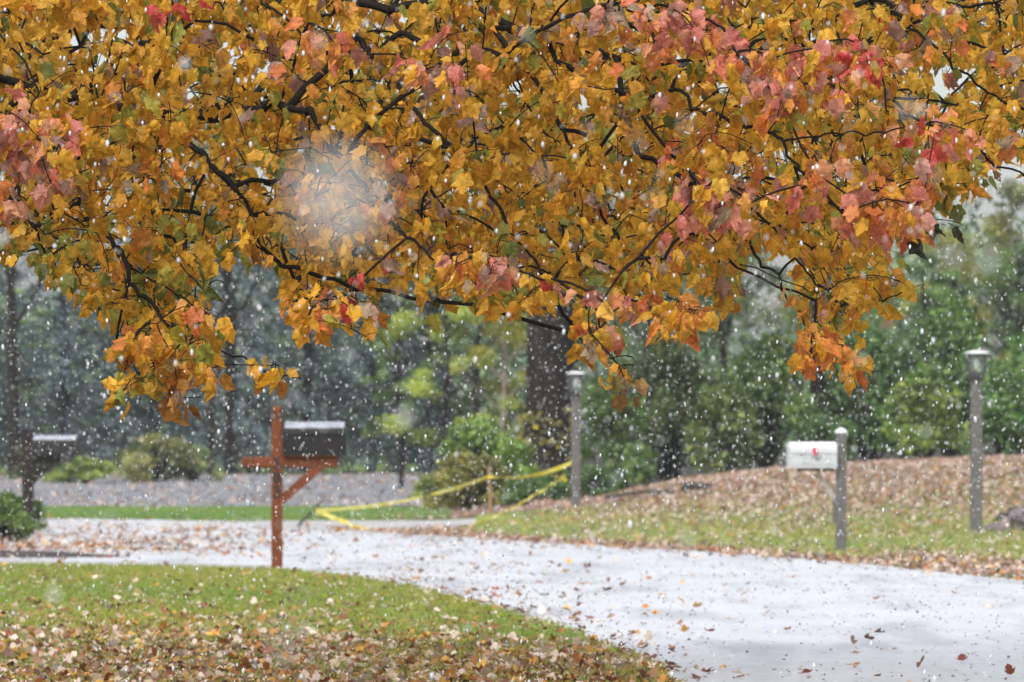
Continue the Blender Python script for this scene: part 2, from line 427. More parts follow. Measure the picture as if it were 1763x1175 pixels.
def d_verge(px, py, x, y):
    on = (py < far_y(px)+1) & (px > 640) & (y < 92) & ~((px < 850) & (py > 897) & (py < np.interp(px, [640, 850], [916, 903])))
    edge = np.exp(-np.maximum(far_y(px)-py, 0)/7)
    hill = np.interp(py, [790, 870, 890, 912, 935], [1, .95, .6, .25, .14])*sstep(860, 1080, px)
    right = .9*sstep(1450, 1640, px)*np.exp(-((py-(far_y(px)-18))/12)**2)
    return on*np.clip(edge*.9+hill+right+.08, 0, 1)
litter('verge_leaves', 190000, (-2, 9.5), (41, 92), d_verge, pink*4+tan*3+[(.66, .54, .48)]*3+org+brown, .052, 'pinkish tan fallen leaves covering the verge slope')
litter('road_debris', 150000, (-6.5, 6), (22, 78), lambda px, py, x, y: .09*(py < near_y(px)-1)*(py > far_y(px)+1)*(1+8*np.exp(-(near_y(px)-py)/28)*(px > 650)), brown*2+tan+[(.1, .09, .09)]*3, .018,
       'tiny specks of grit and leaf crumbs on the road')
litter('driveway_leaves', 22000, (-12, -.2), (90, 128), lambda px, py, x, y: np.where(y > 92, .34, .12)*(px < 760), tan*2+pink+brown*2+[(.2, .2, .22)]*4, .085,
       'tan fallen leaves strewn on the grey driveway')

# ------------------------------------------------------------------ foreground maple
tree = empty('maple_tree', (-4.7, 23.0, 0), 'golden autumn maple whose leafy boughs hang over the top of the view', 'tree')
ox = np.array([-4.7, 23.0, 0.0])
bot = [(-300, 480), (0, 520), (60, 530), (110, 565), (170, 600), (215, 655), (240, 690), (270, 720), (340, 720), (395, 655), (415, 590), (430, 520),
       (470, 545), (510, 600), (560, 610), (620, 600), (660, 600), (700, 570), (800, 580), (860, 590), (930, 600), (1000, 612),
       (1050, 590), (1100, 590), (1160, 600), (1215, 590), (1265, 550), (1300, 500), (1360, 480), (1380, 560), (1390, 640), (1470, 665),
       (1510, 610), (1570, 545), (1600, 500), (1570, 455), (1620, 420), (1680, 395), (1763, 360), (2050, 330)]
bx = np.array([b[0] for b in bot]); by = np.array([b[1] for b in bot])
order = np.argsort(bx, kind='stable'); bx, by = bx[order], by[order]
# hand-laid limbs (photo px, depth)
limbs = [
 [(-900, 60, 22.5), (-500, 80, 22), (-100, 120, 21.6), (120, 170, 21.2), (300, 225, 20.6), (360, 285, 20.3), (410, 335, 20.2), (440, 400, 20.2), (455, 450, 20.3)],
 [(300, 225, 20.6), (420, 190, 21), (530, 195, 20.3), (600, 290, 19.6), (650, 360, 19.4), (700, 410, 19.3), (760, 460, 19.2)],
 [(120, 170, 21.2), (420, 20, 21.5), (620, 60, 20.6), (700, 180, 20.2), (790, 270, 20), (870, 380, 19.8), (930, 470, 19.5), (1005, 515, 19.3)],
 [(420, 20, 21.5), (800, 10, 21.2), (930, 150, 20.2), (985, 260, 20), (1010, 330, 20), (1060, 400, 20)],
 [(800, 10, 21.2), (1060, 100, 20.8), (1190, 190, 19.6), (1260, 215, 19.4), (1340, 238, 19.3), (1450, 232, 19.2), (1570, 222, 19.2)],
 [(1340, 238, 19.3), (1355, 270, 19.2), (1375, 310, 19.1)],
 [(800, 10, 21.2), (1200, -60, 21.5), (1400, 10, 20.8), (1480, 100, 20.4), (1560, 200, 19.9), (1640, 240, 19.6), (1700, 275, 19.6), (1765, 305, 19.7), (1850, 320, 19.8)],
 [(1200, -60, 21.5), (1500, 0, 20.6), (1590, 65, 20), (1640, 120, 19.8), (1700, 160, 19.8), (1800, 210, 19.9)],
 [(1500, 0, 20.6), (1620, 22, 20.1), (1763, 0, 20.2), (1850, -20, 20.3)],
 [(1060, 400, 20), (1120, 455, 20), (1165, 495, 20.1)],
 [(1230, 330, 20.4), (1300, 440, 20.2), (1345, 500, 20), (1385, 560, 19.8), (1400, 600, 19.7), (1450, 585, 19.6)],
 [(1340, 400, 20.2), (1390, 470, 20), (1440, 520, 19.9), (1520, 520, 19.8), (1590, 490, 19.7)],
 [(985, 260, 20), (1100, 270, 20.5), (1230, 330, 20.4), (1340, 400, 20.2)],
 [(170, 380, 20.8), (215, 450, 20.4), (240, 510, 20.1), (290, 560, 19.8), (330, 600, 19.7)],
 [(-100, 300, 21.5), (60, 390, 21.2), (170, 380, 20.8), (240, 330, 20.8), (300, 225, 20.6)],
 [(200, 590, 20.2), (235, 640, 20), (290, 680, 20), (350, 685, 20)],
 [(330, 600, 19.7), (400, 615, 19.8), (470, 645, 19.9), (520, 655, 20)],
 [(240, 510, 20.1), (200, 590, 20.2)],
 [(240, 480, 20.4), (330, 525, 20.1), (375, 560, 20)],
 [(930, 470, 19.5), (990, 575, 19.8), (1030, 610, 19.7), (1095, 625, 19.6)],
 [(560, 480, 20.2), (650, 500, 20.2), (760, 520, 20)],
 [(455, 450, 20.3), (560, 480, 20.2)],
 [(320, 400, 20.2), (318, 450, 20.1), (345, 485, 20.1), (385, 487, 20)],
]
nodes = []; pri = []; seen = {}
for L_ in limbs:
    for i, p in enumerate(L_):
        q = p
        if i:
            a = np.array(L_[i-1], float); b = np.array(p, float)
            for t in (.33, .66):
                m_ = a*(1-t)+b*t; m_[:2] += rng.normal(0, 5, 2); nodes.append(wpt(*m_)); pri.append(1)
        if tuple(q) not in seen:
            seen[tuple(q)] = 1; nodes.append(wpt(*q)); pri.append(1)
n_limb = len(nodes)
# leaf-bearing twig tips through the crown
tips = []
while len(tips) < 4700:
    px = rng.uniform(-330, 2080); py = rng.uniform(-330, 700)
    Y = 19.3+8.4*rng.uniform()**1.15
    b_ = np.interp(px, bx, by)-38-rng.exponential(24)-(Y-19)*9
    if py > b_: continue
    if 360 < px < 440 and py > 430 and rng.uniform() < .9: continue
    # holes where the pale sky or dark limbs show
    hole = any(((px-hx)/rx_)**2+((py-hy)/ry_)**2 < 1 for hx, hy, rx_, ry_ in
               [(375, 300, 60, 35), (215, 385, 45, 30), (815, 235, 24, 18), (640, 30, 45, 40), (1640, 150, 60, 45), (660, 130, 40, 50), (60, 40, 35, 30), (1560, 210, 50, 20)])
    if hole and rng.uniform() < .88 and Y < 23.5: continue
    if py < -60 and rng.uniform() < .55: continue
    if abs(px-CX) > 930 and rng.uniform() < .3: continue
    tips.append(wpt(px, py, Y))
# front sprays with separate palettes, one painted as silhouette (px, py, spread x, spread y, n twigs, palette)
gold = [(.80, .45, .035), (.74, .41, .03), (.86, .52, .05), (.72, .44, .04), (.82, .43, .04), (.68, .40, .035)]
green = [(.38, .38, .06), (.30, .33, .06), (.48, .43, .06), (.20, .24, .05)]
amber = [(.78, .38, .04), (.74, .33, .04), (.68, .28, .035), (.80, .42, .06)]
pinkp = [(.80, .24, .16), (.78, .34, .25), (.74, .25, .20), (.82, .40, .22), (.66, .32, .26), (.82, .30, .10)]
redp = [(.72, .09, .08), (.76, .14, .11), (.68, .10, .08)]
mauve = [(.44, .27, .22), (.40, .29, .20), (.52, .32, .28), (.48, .38, .26)]
orangep = [(.84, .30, .06), (.82, .36, .07), (.78, .24, .07), (.82, .40, .09)]
darkamber = [(.46, .20, .03), (.40, .17, .03), (.50, .24, .03)]
sprays = [(45, 225, 60, 40, 13, pinkp), (70, 290, 50, 35, 10, pinkp+mauve), (20, 370, 50, 40, 4, pinkp+mauve), (285, 10, 40, 20, 2, redp), (540, 60, 60, 50, 5, orangep+pinkp),
          (745, 130, 35, 25, 4, pinkp+mauve), (790, 180, 40, 30, 4, mauve), (1110, 40, 70, 40, 8, pinkp+mauve), (1190, 60, 40, 30, 5, redp+pinkp), (1250, 90, 50, 40, 7, pinkp),
          (1330, 120, 60, 35, 9, pinkp+orangep), (1420, 120, 60, 40, 11, pinkp), (1490, 110, 40, 25, 5, pinkp+redp), (1350, 170, 60, 30, 6, pinkp+mauve), (1580, 225, 25, 14, 2, redp),
          (1660, 240, 60, 25, 7, pinkp), (1240, 340, 50, 40, 6, pinkp), (1290, 350, 35, 30, 4, mauve+pinkp), (1500, 370, 60, 35, 10, pinkp+orangep), (1560, 400, 60, 30, 6, pinkp+orangep),
          (1450, 310, 80, 40, 6, pinkp+orangep), (1600, 340, 60, 30, 5, orangep+pinkp), (545, 540, 35, 30, 7, orangep), (600, 540, 30, 30, 4, mauve+redp), (930, 505, 18, 10, 2, redp), (850, 465, 40, 20, 3, pinkp+mauve),
          (1060, 540, 50, 20, 4, pinkp+orangep), (1145, 555, 35, 22, 5, orangep), (1195, 545, 25, 20, 3, orangep), (1400, 590, 35, 30, 4, orangep), (1460, 610, 30, 22, 4, orangep), (1180, 320, 25, 25, 2, pinkp),
          (300, 640, 60, 45, 9, amber+green), (365, 650, 20, 15, 2, amber), (240, 600, 40, 25, 4, amber+orangep), (1080, 650, 12, 14, 2, mauve+amber), (795, 470, 30, 14, 3, amber+orangep), (1660, 395, 12, 10, 1, [(.05, .06, .04), (.06, .07, .05)]),  # last spray: silhouette against the sky put into near-black leaf colour
          (800, 80, 60, 40, 4, pinkp+mauve), (540, 330, 60, 50, 4, mauve+amber), (700, 300, 60, 60, 4, orangep+mauve), (1250, 250, 60, 30, 4, orangep), (1390, 210, 60, 20, 4, orangep+green), (350, 560, 40, 30, 4, amber+orangep), (462, 640, 26, 8, 2, darkamber), (330, 700, 35, 12, 3, darkamber), (255, 650, 50, 30, 5, green+gold), (300, 590, 70, 40, 8, green+gold+amber), (1078, 690, 8, 14, 2, [(.30, .17, .05), (.26, .20, .05), (.36, .10, .04)]), (1400, 625, 20, 16, 2, orangep), (1465, 640, 16, 12, 2, orangep), (620, 585, 25, 14, 2, green+mauve), (1010, 590, 50, 14, 3, gold+amber+green)]
tip_pal = [None]*len(tips)
for (sx_, sy_, dx_, dy_, k_, pal_) in sprays:
    for _ in range(max(1, int(round(k_*1.05)))):
        tips.append(wpt(sx_+rng.normal(0, dx_*.55), sy_-12+rng.normal(0, dy_*.55), rng.uniform(18.5, 19.3))); tip_pal.append(pal_)
tips = np.array(tips); P = np.vstack([np.array(nodes), tips])
root = wpt(-1500, -160, 23.0); root = np.array([-4.7, 23.0, 2.75])
N = len(P)
# limb chain: grow tree by attaching every node to the cheapest earlier node
d0 = np.linalg.norm(P-root, axis=1)
isl = np.arange(N) < n_limb
order = np.r_[np.where(isl)[0][np.argsort(d0[:n_limb])], n_limb+np.argsort(d0[n_limb:])]
pos = [root]; par = [-1]; plen = [0.0]
A = np.zeros((N+1, 3)); A[0] = root; PL = np.zeros(N+1); idx_of = {}
for c, i in enumerate(order):
    d = np.linalg.norm(A[:c+1]-P[i], axis=1)
    cost = d+(.22 if isl[i] else .12)*PL[:c+1]
    cost[0] += .6 if not isl[i] else 0
    j = int(np.argmin(cost)); A[c+1] = P[i]; PL[c+1] = PL[j]+d[j]; par.append(j); idx_of[i] = c+1
par = np.array(par); cnt = np.zeros(N+1)
for c in range(N, 0, -1):
    cnt[c] += 1; cnt[par[c]] += cnt[c]
rad = np.minimum(.0016*cnt**.39, .017)
# tubes
rings = []; faces = []; sides = 5; base = 0
ang = np.arange(sides)*2*math.pi/sides
def tube(pts, radii, out_v, out_f):
    pts = np.array(pts); b0 = sum(len(v) for v in out_v)
    for k in range(len(pts)):
        t = pts[min(k+1, len(pts)-1)]-pts[max(k-1, 0)]; t = t/(np.linalg.norm(t)+1e-9)
        u = np.cross(t, [0.3, .9, .2]); u /= np.linalg.norm(u)+1e-9; w = np.cross(t, u)
        out_v.append(pts[k]+radii[k]*(np.cos(ang)[:, None]*u+np.sin(ang)[:, None]*w))
        if k:
            for s in range(sides):
                a = b0+(k-1)*sides+s; b = b0+(k-1)*sides+(s+1) % sides
                out_f.append([a, b, b+sides, a+sides])
tv1, tf1, tv2, tf2 = [], [], [], []
for c in range(1, N+1):
    p = par[c]; a, b = A[p], A[c]; L_ = np.linalg.norm(b-a)
    r1 = min(rad[c]*1.15, rad[p]); r2 = rad[c]
    mid = (a+b)/2+np.array([0, 0, 1])*L_*rng.uniform(.02, .12)+rng.normal(0, .035*L_, 3)
    q1 = (a+mid)/2+rng.normal(0, .012*L_, 3)+np.array([0, 0, .02*L_]); q2 = (b+mid)/2+rng.normal(0, .012*L_, 3)+np.array([0, 0, .02*L_])
    pts = [a, q1, mid, q2, b]; rr = np.linspace(r1, r2, 5)
    if cnt[c] > 25: tube(pts, rr, tv1, tf1)
    else: tube(pts, rr, tv2, tf2)
np_mesh('branches', np.vstack(tv1)-ox, np.array(tf1), 4, M_bark, smooth=True, parent=tree)
# leaves
def maple_template(kfold, droop, side, fine=False, ph=0.0):
    half = [(.05, -.02), (.17, -.06), (.28, .00), (.42, .07), (.41, .18), (.46, .30), (.53, .42), (.58, .62), (.45, .61), (.33, .63), (.31, .74), (.21, .84), (.11, .95)]
    out = [(0, 0)]+half+[(0, 1.06)]+[(-x, y) for x, y in reversed(half)]
    v = [(x, y) for x, y in out]+[(0, .34), (0, .68)]
    V = []
    for x, y in v:
        V.append((x, y, 0))
    n = len(out); c1, c2 = n, n+1; f = []
    for i in range(n):
        j = (i+1) % n
        if 7 <= i < 14-0 and i >= 8 or 14 <= i < 20: cc = c2
        else: cc = c1
        f.append([cc, i, j])
    f.append([c1, 8, c2]); f.append([c1, c2, 20])
    V = [tuple(v) for v in V]
    if fine:
        mid = {}; f2 = []
        def mp(a, b):
            k = (min(a, b), max(a, b))
            if k not in mid: V.append(((V[a][0]+V[b][0])/2, (V[a][1]+V[b][1])/2, 0)); mid[k] = len(V)-1
            return mid[k]
        for a, b, c in f:
            ab, bc, ca = mp(a, b), mp(b, c), mp(c, a); f2 += [[a, ab, ca], [ab, b, bc], [ca, bc, c], [ab, bc, ca]]
        f = f2
    V = np.array(V, float); x, y = V[:, 0], V[:, 1]
    V[:, 2] = kfold*np.abs(x)+side*x*y-droop*y*y+.05*np.sin(9*x+5*y+ph)+.035*np.sin(17*x-11*y+ph*2)-.25*kfold*x*x
    cur = 1-.12*min(1.5, abs(kfold)+droop)*np.abs(x); V[:, 0] *= cur
    return V, f
TP = [(.35, .40, .15), (-.30, .50, -.2), (.6, .15, .3), (.10, .8, 0), (.95, .3, -.15), (-.6, .7, .1), (.2, -.3, .35)]
temps = [maple_template(*t, fine=True, ph=i) for i, t in enumerate(TP)]+[maple_template(*t, ph=i) for i, t in enumerate(TP)]
basepal = np.array(gold*8+amber*2+green*2+mauve[:2])
LT, LR, LS, LC = [], [], [], []
pet_v, pet_f = [], []
tipc = [idx_of[n_limb+i] for i in range(len(tips))]
for i, c in enumerate(tipc):
    pal_ = tip_pal[i]; t = A[c]; px = CX+t[0]/t[1]*F; py = HZ-(t[2]-H)/t[1]*F
    if pal_ is None:
        pal_ = basepal
        if px < 450 and py > 360 and rng.uniform() < .6: pal_ = np.array(gold*2+green*3)
        elif px > 1150 and rng.uniform() < .35 and t[1] < 21: pal_ = np.array(gold*3+pinkp+orangep+green+mauve)
        elif py > 430 and 620 < px < 1300 and t[1] < 21 and rng.uniform() < .5: pal_ = np.array(gold+green*2+mauve+amber)
        elif rng.uniform() < .12 and t[1] < 21: pal_ = np.array(gold+mauve+orangep)
    pal_ = np.array(pal_)
    d = A[c]-A[par[c]]; L_ = np.linalg.norm(d); d = d/(L_+1e-9)
    nl = rng.integers(4, 8) if t[1] < 24 else rng.integers(5, 9)
    if tip_pal[i] is not None and tip_pal[i][0][0] < .1: nl = 5
    pal_ = np.vstack([pal_, basepal[:8:2]]) if (tip_pal[i] is not None and nl != 5) else pal_
    for _ in range(nl):
        s = min(rng.exponential(.10), .9*L_); base_ = A[c]-d*s+rng.normal(0, .006, 3)
        # petiole then blade hanging from it
        pd = np.array([rng.normal(0, .8), rng.normal(-.35, .7), rng.normal(-.25, .5)]); pd /= np.linalg.norm(pd)
        pl = rng.uniform(.025, .06); q = base_+pd*pl
        sag = rng.uniform(.3, 2.2)
        yd = pd*rng.uniform(.3, 1.1)+np.array([0, 0, -sag])+rng.normal(0, .22, 3)
        az = rng.normal(0, 1.15); nrm = np.array([math.sin(az), -math.cos(az), rng.uniform(-.35, 1.1)])
        LT.append(q); LR.append((yd, nrm)); LS.append(rng.uniform(.036, .066) if t[1] > 20 else rng.uniform(.040, .074))
        col = pal_[rng.integers(0, len(pal_))]*rng.uniform(.8, 1.15)
        LC.append(col)
        w = np.cross(pd, [0, 1, 0]); w = w/(np.linalg.norm(w)+1e-9)*.0011
        b0 = len(pet_v); pet_v += [base_-w, base_+w, q+w*.7, q-w*.7]; pet_f.append([b0, b0+1, b0+2, b0+3])
LT = np.array(LT); LS = np.array(LS); LC = np.array(LC)
LR = frames(np.array([a for a, _ in LR]), np.array([b for _, b in LR]))
ti = rng.integers(0, len(TP), len(LT)); ti = np.where(LT[:, 1] < 22.0, ti, ti+len(TP))
allV, allL, allC, allK = [], [], [], []; off = 0
for k, (tv, tf) in enumerate(temps):
    s = ti == k; M = s.sum(); n = len(tv)
    V = np.einsum('mij,mnj->mni', LR[s], tv[None]*(LS[s][:, None]*np.c_[rng.uniform(.58, 1.0, M), np.ones(M), rng.uniform(.5, 1.6, M)])[:, None, :])+LT[s][:, None]
    L = np.array(tf)[None]+(np.arange(M)*n)[:, None, None]+off; off += M*n
    allV.append(V.reshape(-1, 3)); allL.append(L.ravel()); allC.append(np.repeat(LC[s], n, 0)); allK.append(np.tile(tv, (M, 1)))
np_mesh('foliage', np.vstack(allV)-ox, np.concatenate(allL), 3, M_maple, np.vstack(allC), np.vstack(allK), True, tree)
nb = sum(len(v) for v in tv2)
np_mesh('twigs', np.vstack([np.vstack(tv2), np.array(pet_v)])-ox, np.vstack([np.array(tf2), np.array(pet_f)+nb]), 4, M_bark, smooth=True, parent=tree)
# trunk, outside the left edge of the view
tvv, tff = [], []; sides_, ang_ = sides, ang
sides = 14; ang = np.arange(sides)*2*math.pi/sides
tube([(0, 0, -.1), (0, 0, .12), (.02, 0, .6), (.0, .02, 1.4), (.0, 0, 2.2), (0, 0, 2.75), (.1, .05, 3.5), (.2, .1, 4.6)],
     [.34, .25, .2, .18, .175, .17, .11, .05], tvv, tff)
sides, ang = sides_, ang_
np_mesh('trunk', np.vstack(tvv), np.array(tff), 4, M_bark, smooth=True, parent=tree)
print('leaves', len(LT), 'nodes', N)

# ------------------------------------------------------------------ background plants
def leafquad():
    v = np.array([[0, 0, 0], [.32, .35, .08], [.22, .75, .05], [0, 1, -.05], [-.22, .75, .05], [-.32, .35, .08]], float)
    return v, [[0, 1, 2], [0, 2, 3], [0, 3, 4], [0, 4, 5]]
lq, lqf = leafquad()
def crown_cloud(blobs, n, seed, shell=.55):
    """points spread through several ellipsoid leaf clumps"""
    rs = np.random.default_rng(seed)
    b = np.array(blobs, float); w = (b[:, 3]*b[:, 4]*b[:, 5])**.6; w /= w.sum()
    k = rs.choice(len(b), n, p=w); u = rs.normal(size=(n, 3)); u /= np.linalg.norm(u, axis=1, keepdims=True)
    r = (shell+(1-shell)*rs.uniform(size=(n, 1)))*(1+.12*rs.normal(size=(n, 1)))
    return b[k, :3]+u*r*b[k, 3:6], u, k
def crown_mesh(name, pts, u, k, size, pal, seed, down=.3):
    rs = np.random.default_rng(seed); n = len(pts)
    yd = u*.6+rs.normal(0, .7, (n, 3)); yd[:, 2] -= down
    nr = u*.7+rs.normal(0, .6, (n, 3)); nr[:, 2] += .35
    R = frames(yd, nr); pal = np.array(pal)
    ck = rs.uniform(.42, 1.75, k.max()+1)
    cc = pal[rs.integers(0, len(pal), n)]*rs.uniform(.75, 1.25, (n, 1))*ck[k][:, None]
    S = rs.uniform(.6, 1.3, n)*size
    o = batch(name, lq, lqf, R, S, pts, cc, M_bgleaf)
    me = o.data; C.objects.unlink(o); bpy.data.objects.remove(o)
    return me
def tube_mesh(name, chains, mat, ns=8):
    global sides, ang
    s0, a0 = sides, ang; sides = ns; ang = np.arange(ns)*2*math.pi/ns
    v, f = [], []
    for pts, rr in chains: tube(pts, rr, v, f)
    sides, ang = s0, a0
    o = np_mesh(name, np.vstack(v), np.array(f), 4, mat, smooth=True)
    me = o.data; C.objects.unlink(o); bpy.data.objects.remove(o)
    return me
greenpal = [(.115, .155, .068), (.09, .125, .058), (.155, .185, .08), (.068, .095, .05), (.20, .21, .10)]

def make_deciduous(seed, h=9.0, w=5.0, n=9000, size=.10, low=.22):
    rs = np.random.default_rng(seed); blobs = []; chains = [([(0, 0, -.2), (rs.normal(0, .05), 0, h*.3), (rs.normal(0, .1), rs.normal(0, .1), h*.6), (rs.normal(0, .2), 0, h*.9)], [.14, .11, .07, .02])]
    for _ in range(30):
        z = h*rs.uniform(low, .97); f = math.sin(math.pi*min(1, (z/h-low+.12)/(1-low+.12))**.8)**.6
        a = rs.uniform(0, 6.28); r = w*.5*f*rs.uniform(.25, .95)
        c = (r*math.cos(a), r*math.sin(a), z); s = rs.uniform(.35, .75)
        blobs.append((*c, s*w*.17, s*w*.17, s*w*.12))
        z0 = max(.8, z-r*.7-.3); chains.append(([(0, 0, z0), (c[0]*.5, c[1]*.5, (z0+z)/2-.05), c], [.045, .03, .008]))
    p, u, k = crown_cloud(blobs, n, seed, .35)
    return crown_mesh('leafy_crown', p, u, k, size, greenpal, seed), tube_mesh('tree_trunk', chains, M_bgbark)
def make_conifer(seed, h=10.0, w=5.0, n=11000):
    rs = np.random.default_rng(seed); pts = []; kk = []; uu = []; chains = [([(0, 0, -.2), (0, 0, h*.5), (0, 0, h)], [.16, .1, .01])]
    nb_ = 95
    for b in range(nb_):
        t = (b+.5)/nb_; z = .5+(h-.6)*t; a = b*2.399+rs.uniform(-.3, .3); L_ = w*.5*(1-t)**.75*rs.uniform(.75, 1.1)
        m = int(n/nb_*(1.6*(1-t)+.2)); s = rs.uniform(.05, 1, m)**.7
        d = np.array([math.cos(a), math.sin(a)]); wdt = (.10+.22*s)*rs.normal(0, 1, m)
        q = np.zeros((m, 3)); q[:, 0] = d[0]*s*L_-d[1]*wdt*L_*.35; q[:, 1] = d[1]*s*L_+d[0]*wdt*L_*.35
        q[:, 2] = z+.22*L_*s-.55*L_*s**2-np.abs(rs.normal(0, .14, m))
        pts.append(q); kk.append(np.full(m, b)); uu.append(np.tile([d[0]*.5, d[1]*.5, -.2], (m, 1)))
        chains.append(([(0, 0, z), (d[0]*L_*.5, d[1]*L_*.5, z+.02*L_), (d[0]*L_, d[1]*L_, z-.33*L_)], [.025, .015, .005]))
    return crown_mesh('needle_crown', np.vstack(pts), np.vstack(uu), np.concatenate(kk), .11, greenpal, seed, down=.6), tube_mesh('tree_trunk', chains, M_bgbark)
def make_shrub(seed, n=3500, size=.055):
    """unit shrub about 1 m wide and 1 m tall"""
    rs = np.random.default_rng(seed); blobs = []; chains = []
    for _ in range(22):
        a = rs.uniform(0, 6.28); el = rs.uniform(0.05, 1.0); r = .36*math.sqrt(1-el**2.2)*rs.uniform(.5, 1.05)
        c = (r*math.cos(a), r*math.sin(a), .10+.74*el); blobs.append((*c, *(rs.uniform(.10, .18, 3))))
        chains.append(([(0, 0, -.05), (c[0]*.4, c[1]*.4, c[2]*.4), c], [.015, .01, .003]))
    p, u, k = crown_cloud(blobs, n, seed, .45); p[:, 2] = np.abs(p[:, 2])
    return crown_mesh('leaf_mass', p, u, k, size, greenpal, seed), tube_mesh('stems', chains, M_bgbark, 5)

DEC = [make_deciduous(11), make_deciduous(12, 8.5, 5.5), make_deciduous(13, 9.5, 4.5)]
CON = [make_conifer(21), make_conifer(22, 10, 5.6)]
SHR = [make_shrub(31), make_shrub(32), make_shrub(33, 5500, .045)]

def plant(kind, meshes, px, Y, sx, sz, tint, label, cat, group=None, rz=0, sy=None, names=('crown', 'trunk'), base=None, bark=None):
    x = (px-CX)/F*Y; z = float(terrain(x, Y)) if base is None else base
    r = empty(kind, (x, Y, z), label, cat, group, rz)
    for nm, me in zip(names, meshes):
        o = bpy.data.objects.new(nm, me); link(o, r); o.scale = (sx, sy or sx, sz); o.color = (*tint, 1)
        if nm == 'trunk' and bark: 
            o.data = me.copy(); o.data.materials[0] = bark
    return r

BL = (.95, 1.0, 2.4); BL2 = (.62, .70, 1.7); OL = (1.25, 1.1, .8); YG = (1.9, 1.6, .7); BR = (1.0, 1.25, .9); DK = (.6, .75, .7); GOLD = (2.6, 1.7, .6); PK = (3.6, 1.3, 1.6)
# left conifers
cg = 'blue green conifers beyond the grey driveway'
for i, (px, Y, sx, sz, t, lab) in enumerate([
    (-60, 128, .95, .95, BL, 'blue green conifer at the far left edge behind the dark mailbox'),
    (110, 130, .9, .9, (1.1, 1.15, 2.9), 'pale blue green conifer with drooping boughs above the dark mailbox'),
    (265, 134, 1.0, .85, BL2, 'dark blue green conifer behind the hanging maple spray'),
    (400, 131, .8, .8, BL, 'narrow blue green conifer between the maple spray and the red brown post'),
    (530, 133, .9, .9, (.8, .95, 2.0), 'tall blue green conifer directly behind the red brown mailbox post'),
    (640, 136, .8, 1.0, BL2, 'dark slate green conifer right of the red brown mailbox'),
    (740, 139, .8, .9, (.5, .62, 1.2), 'dark conifer half hidden behind the yellow green tree')]):
    plant('conifer_tree', CON[i % 2], px, Y, sx, sz, t, lab, 'tree', cg, rz=i*1.3)
# dark slender trunks seen between
for px, Y, w_, lab in [(362, 124, .09, 'thin dark tree trunk, left one of a close pair behind the red brown post'), (392, 125, .11, 'thin dark tree trunk, right one of a close pair behind the red brown post'),
                       (22, 121, .13, 'dark tree trunk just left of the far left mailbox')]:
    x = (px-CX)/F*Y; r = empty('bare_tree', (x, Y, float(terrain(x, Y))), lab, 'tree', 'bare trunks among the conifers')
    me = tube_mesh('trunk', [([(0, 0, -.2), (.03, 0, 1.5), (-.04, 0, 4), (.05, 0, 7.5)], [w_, w_*.9, w_*.8, w_*.4]), ([(.0, 0, 3.2), (.5, .1, 4.0), (.9, .2, 5.2)], [.06, .04, .01]),
                            ([(.0, 0, 4.2), (-.5, .1, 5.0), (-.8, -.2, 6.2)], [.05, .03, .01])], M_bgbark)
    link(bpy.data.objects.new('trunk', me), r)
    o = bpy.data.objects.new('crown', DEC[2][0]); link(o, r); o.scale = (.35, .35, .45); o.location = (0, 0, 4.2); o.color = (*OL, 1)
# middle
plant('yellow_green_tree', DEC[0], 765, 101, .52, .46, (2.3, 2.2, .9), 'yellow green leafy tree left of the big dark trunk', 'tree')
plant('yellow_green_tree', DEC[1], 865, 104, .40, .44, (2.5, 2.0, .6), 'small yellowish tree close against the left side of the big dark trunk', 'tree', bark=M_palebark)
plant('background_tree', DEC[2], 690, 110, .42, .42, (1.1, 1.35, .9), 'mid green tree above the olive shrub by the tape stake', 'tree')
# big trunk tree
bx_ = (944-CX)/F*91; tz = float(terrain(bx_, 91))
big = empty('oak_tree', (bx_, 91, tz), 'big old tree with broad dark trunk behind the middle lamp post', 'tree')
s0, a0 = sides, ang
me = tube_mesh('trunk', [([(0, 0, -.3), (0, 0, .1), (-.02, 0, .6), (.0, 0, 1.6), (.03, 0, 3), (.0, 0, 5), (.1, 0, 8), (.3, 0, 12)], [.58, .48, .40, .375, .36, .34, .26, .08]),
                         ([(0, 0, 4.0), (-.8, .1, 5.3), (-2.2, .2, 6.4), (-3.4, .3, 7.8)], [.17, .13, .09, .03]), ([(.05, 0, 4.6), (1.0, .2, 5.8), (2.4, 0, 7.2), (3.2, .3, 9)], [.16, .12, .08, .03]),
                         ([(.1, 0, 6.6), (.1, -.9, 8), (.2, -2, 9.6)], [.13, .08, .02])], M_bgbark, 16)
link(bpy.data.objects.new('trunk', me), big)
rs = np.random.default_rng(77); bl = []
for _ in range(40):
    a = rs.uniform(0, 6.28); r = rs.uniform(.4, 4); z = rs.uniform(5.5, 12.5); bl.append((r*math.cos(a), r*math.sin(a), z, .8, .8, .5))
p_, u_, k_ = crown_cloud(bl, 9000, 78, .35)
o = bpy.data.objects.new('crown', crown_mesh('crown', p_, u_, k_, .12, greenpal, 79)); link(o, big); o.color = (*GOLD, 1)
# ivy on trunk
th = rs.uniform(math.pi*.95, math.pi*2.05, 260); zz = np.concatenate([rs.normal(.95, .05, 90), rs.normal(1.28, .07, 110), rs.uniform(.7, 1.6, 60)])
rr_ = .42+rs.uniform(0, .06, 260)
ivp = np.c_[rr_*np.cos(th), rr_*np.sin(th), zz]
o = bpy.data.objects.new('ivy', crown_mesh('ivy', ivp, np.c_[np.cos(th), np.sin(th), 0*th], np.arange(260) % 7, .07, [(.30, .27, .04), (.38, .30, .04), (.22, .24, .05)], 80)); link(o, big); o.color = (1, 1, 1, 1)

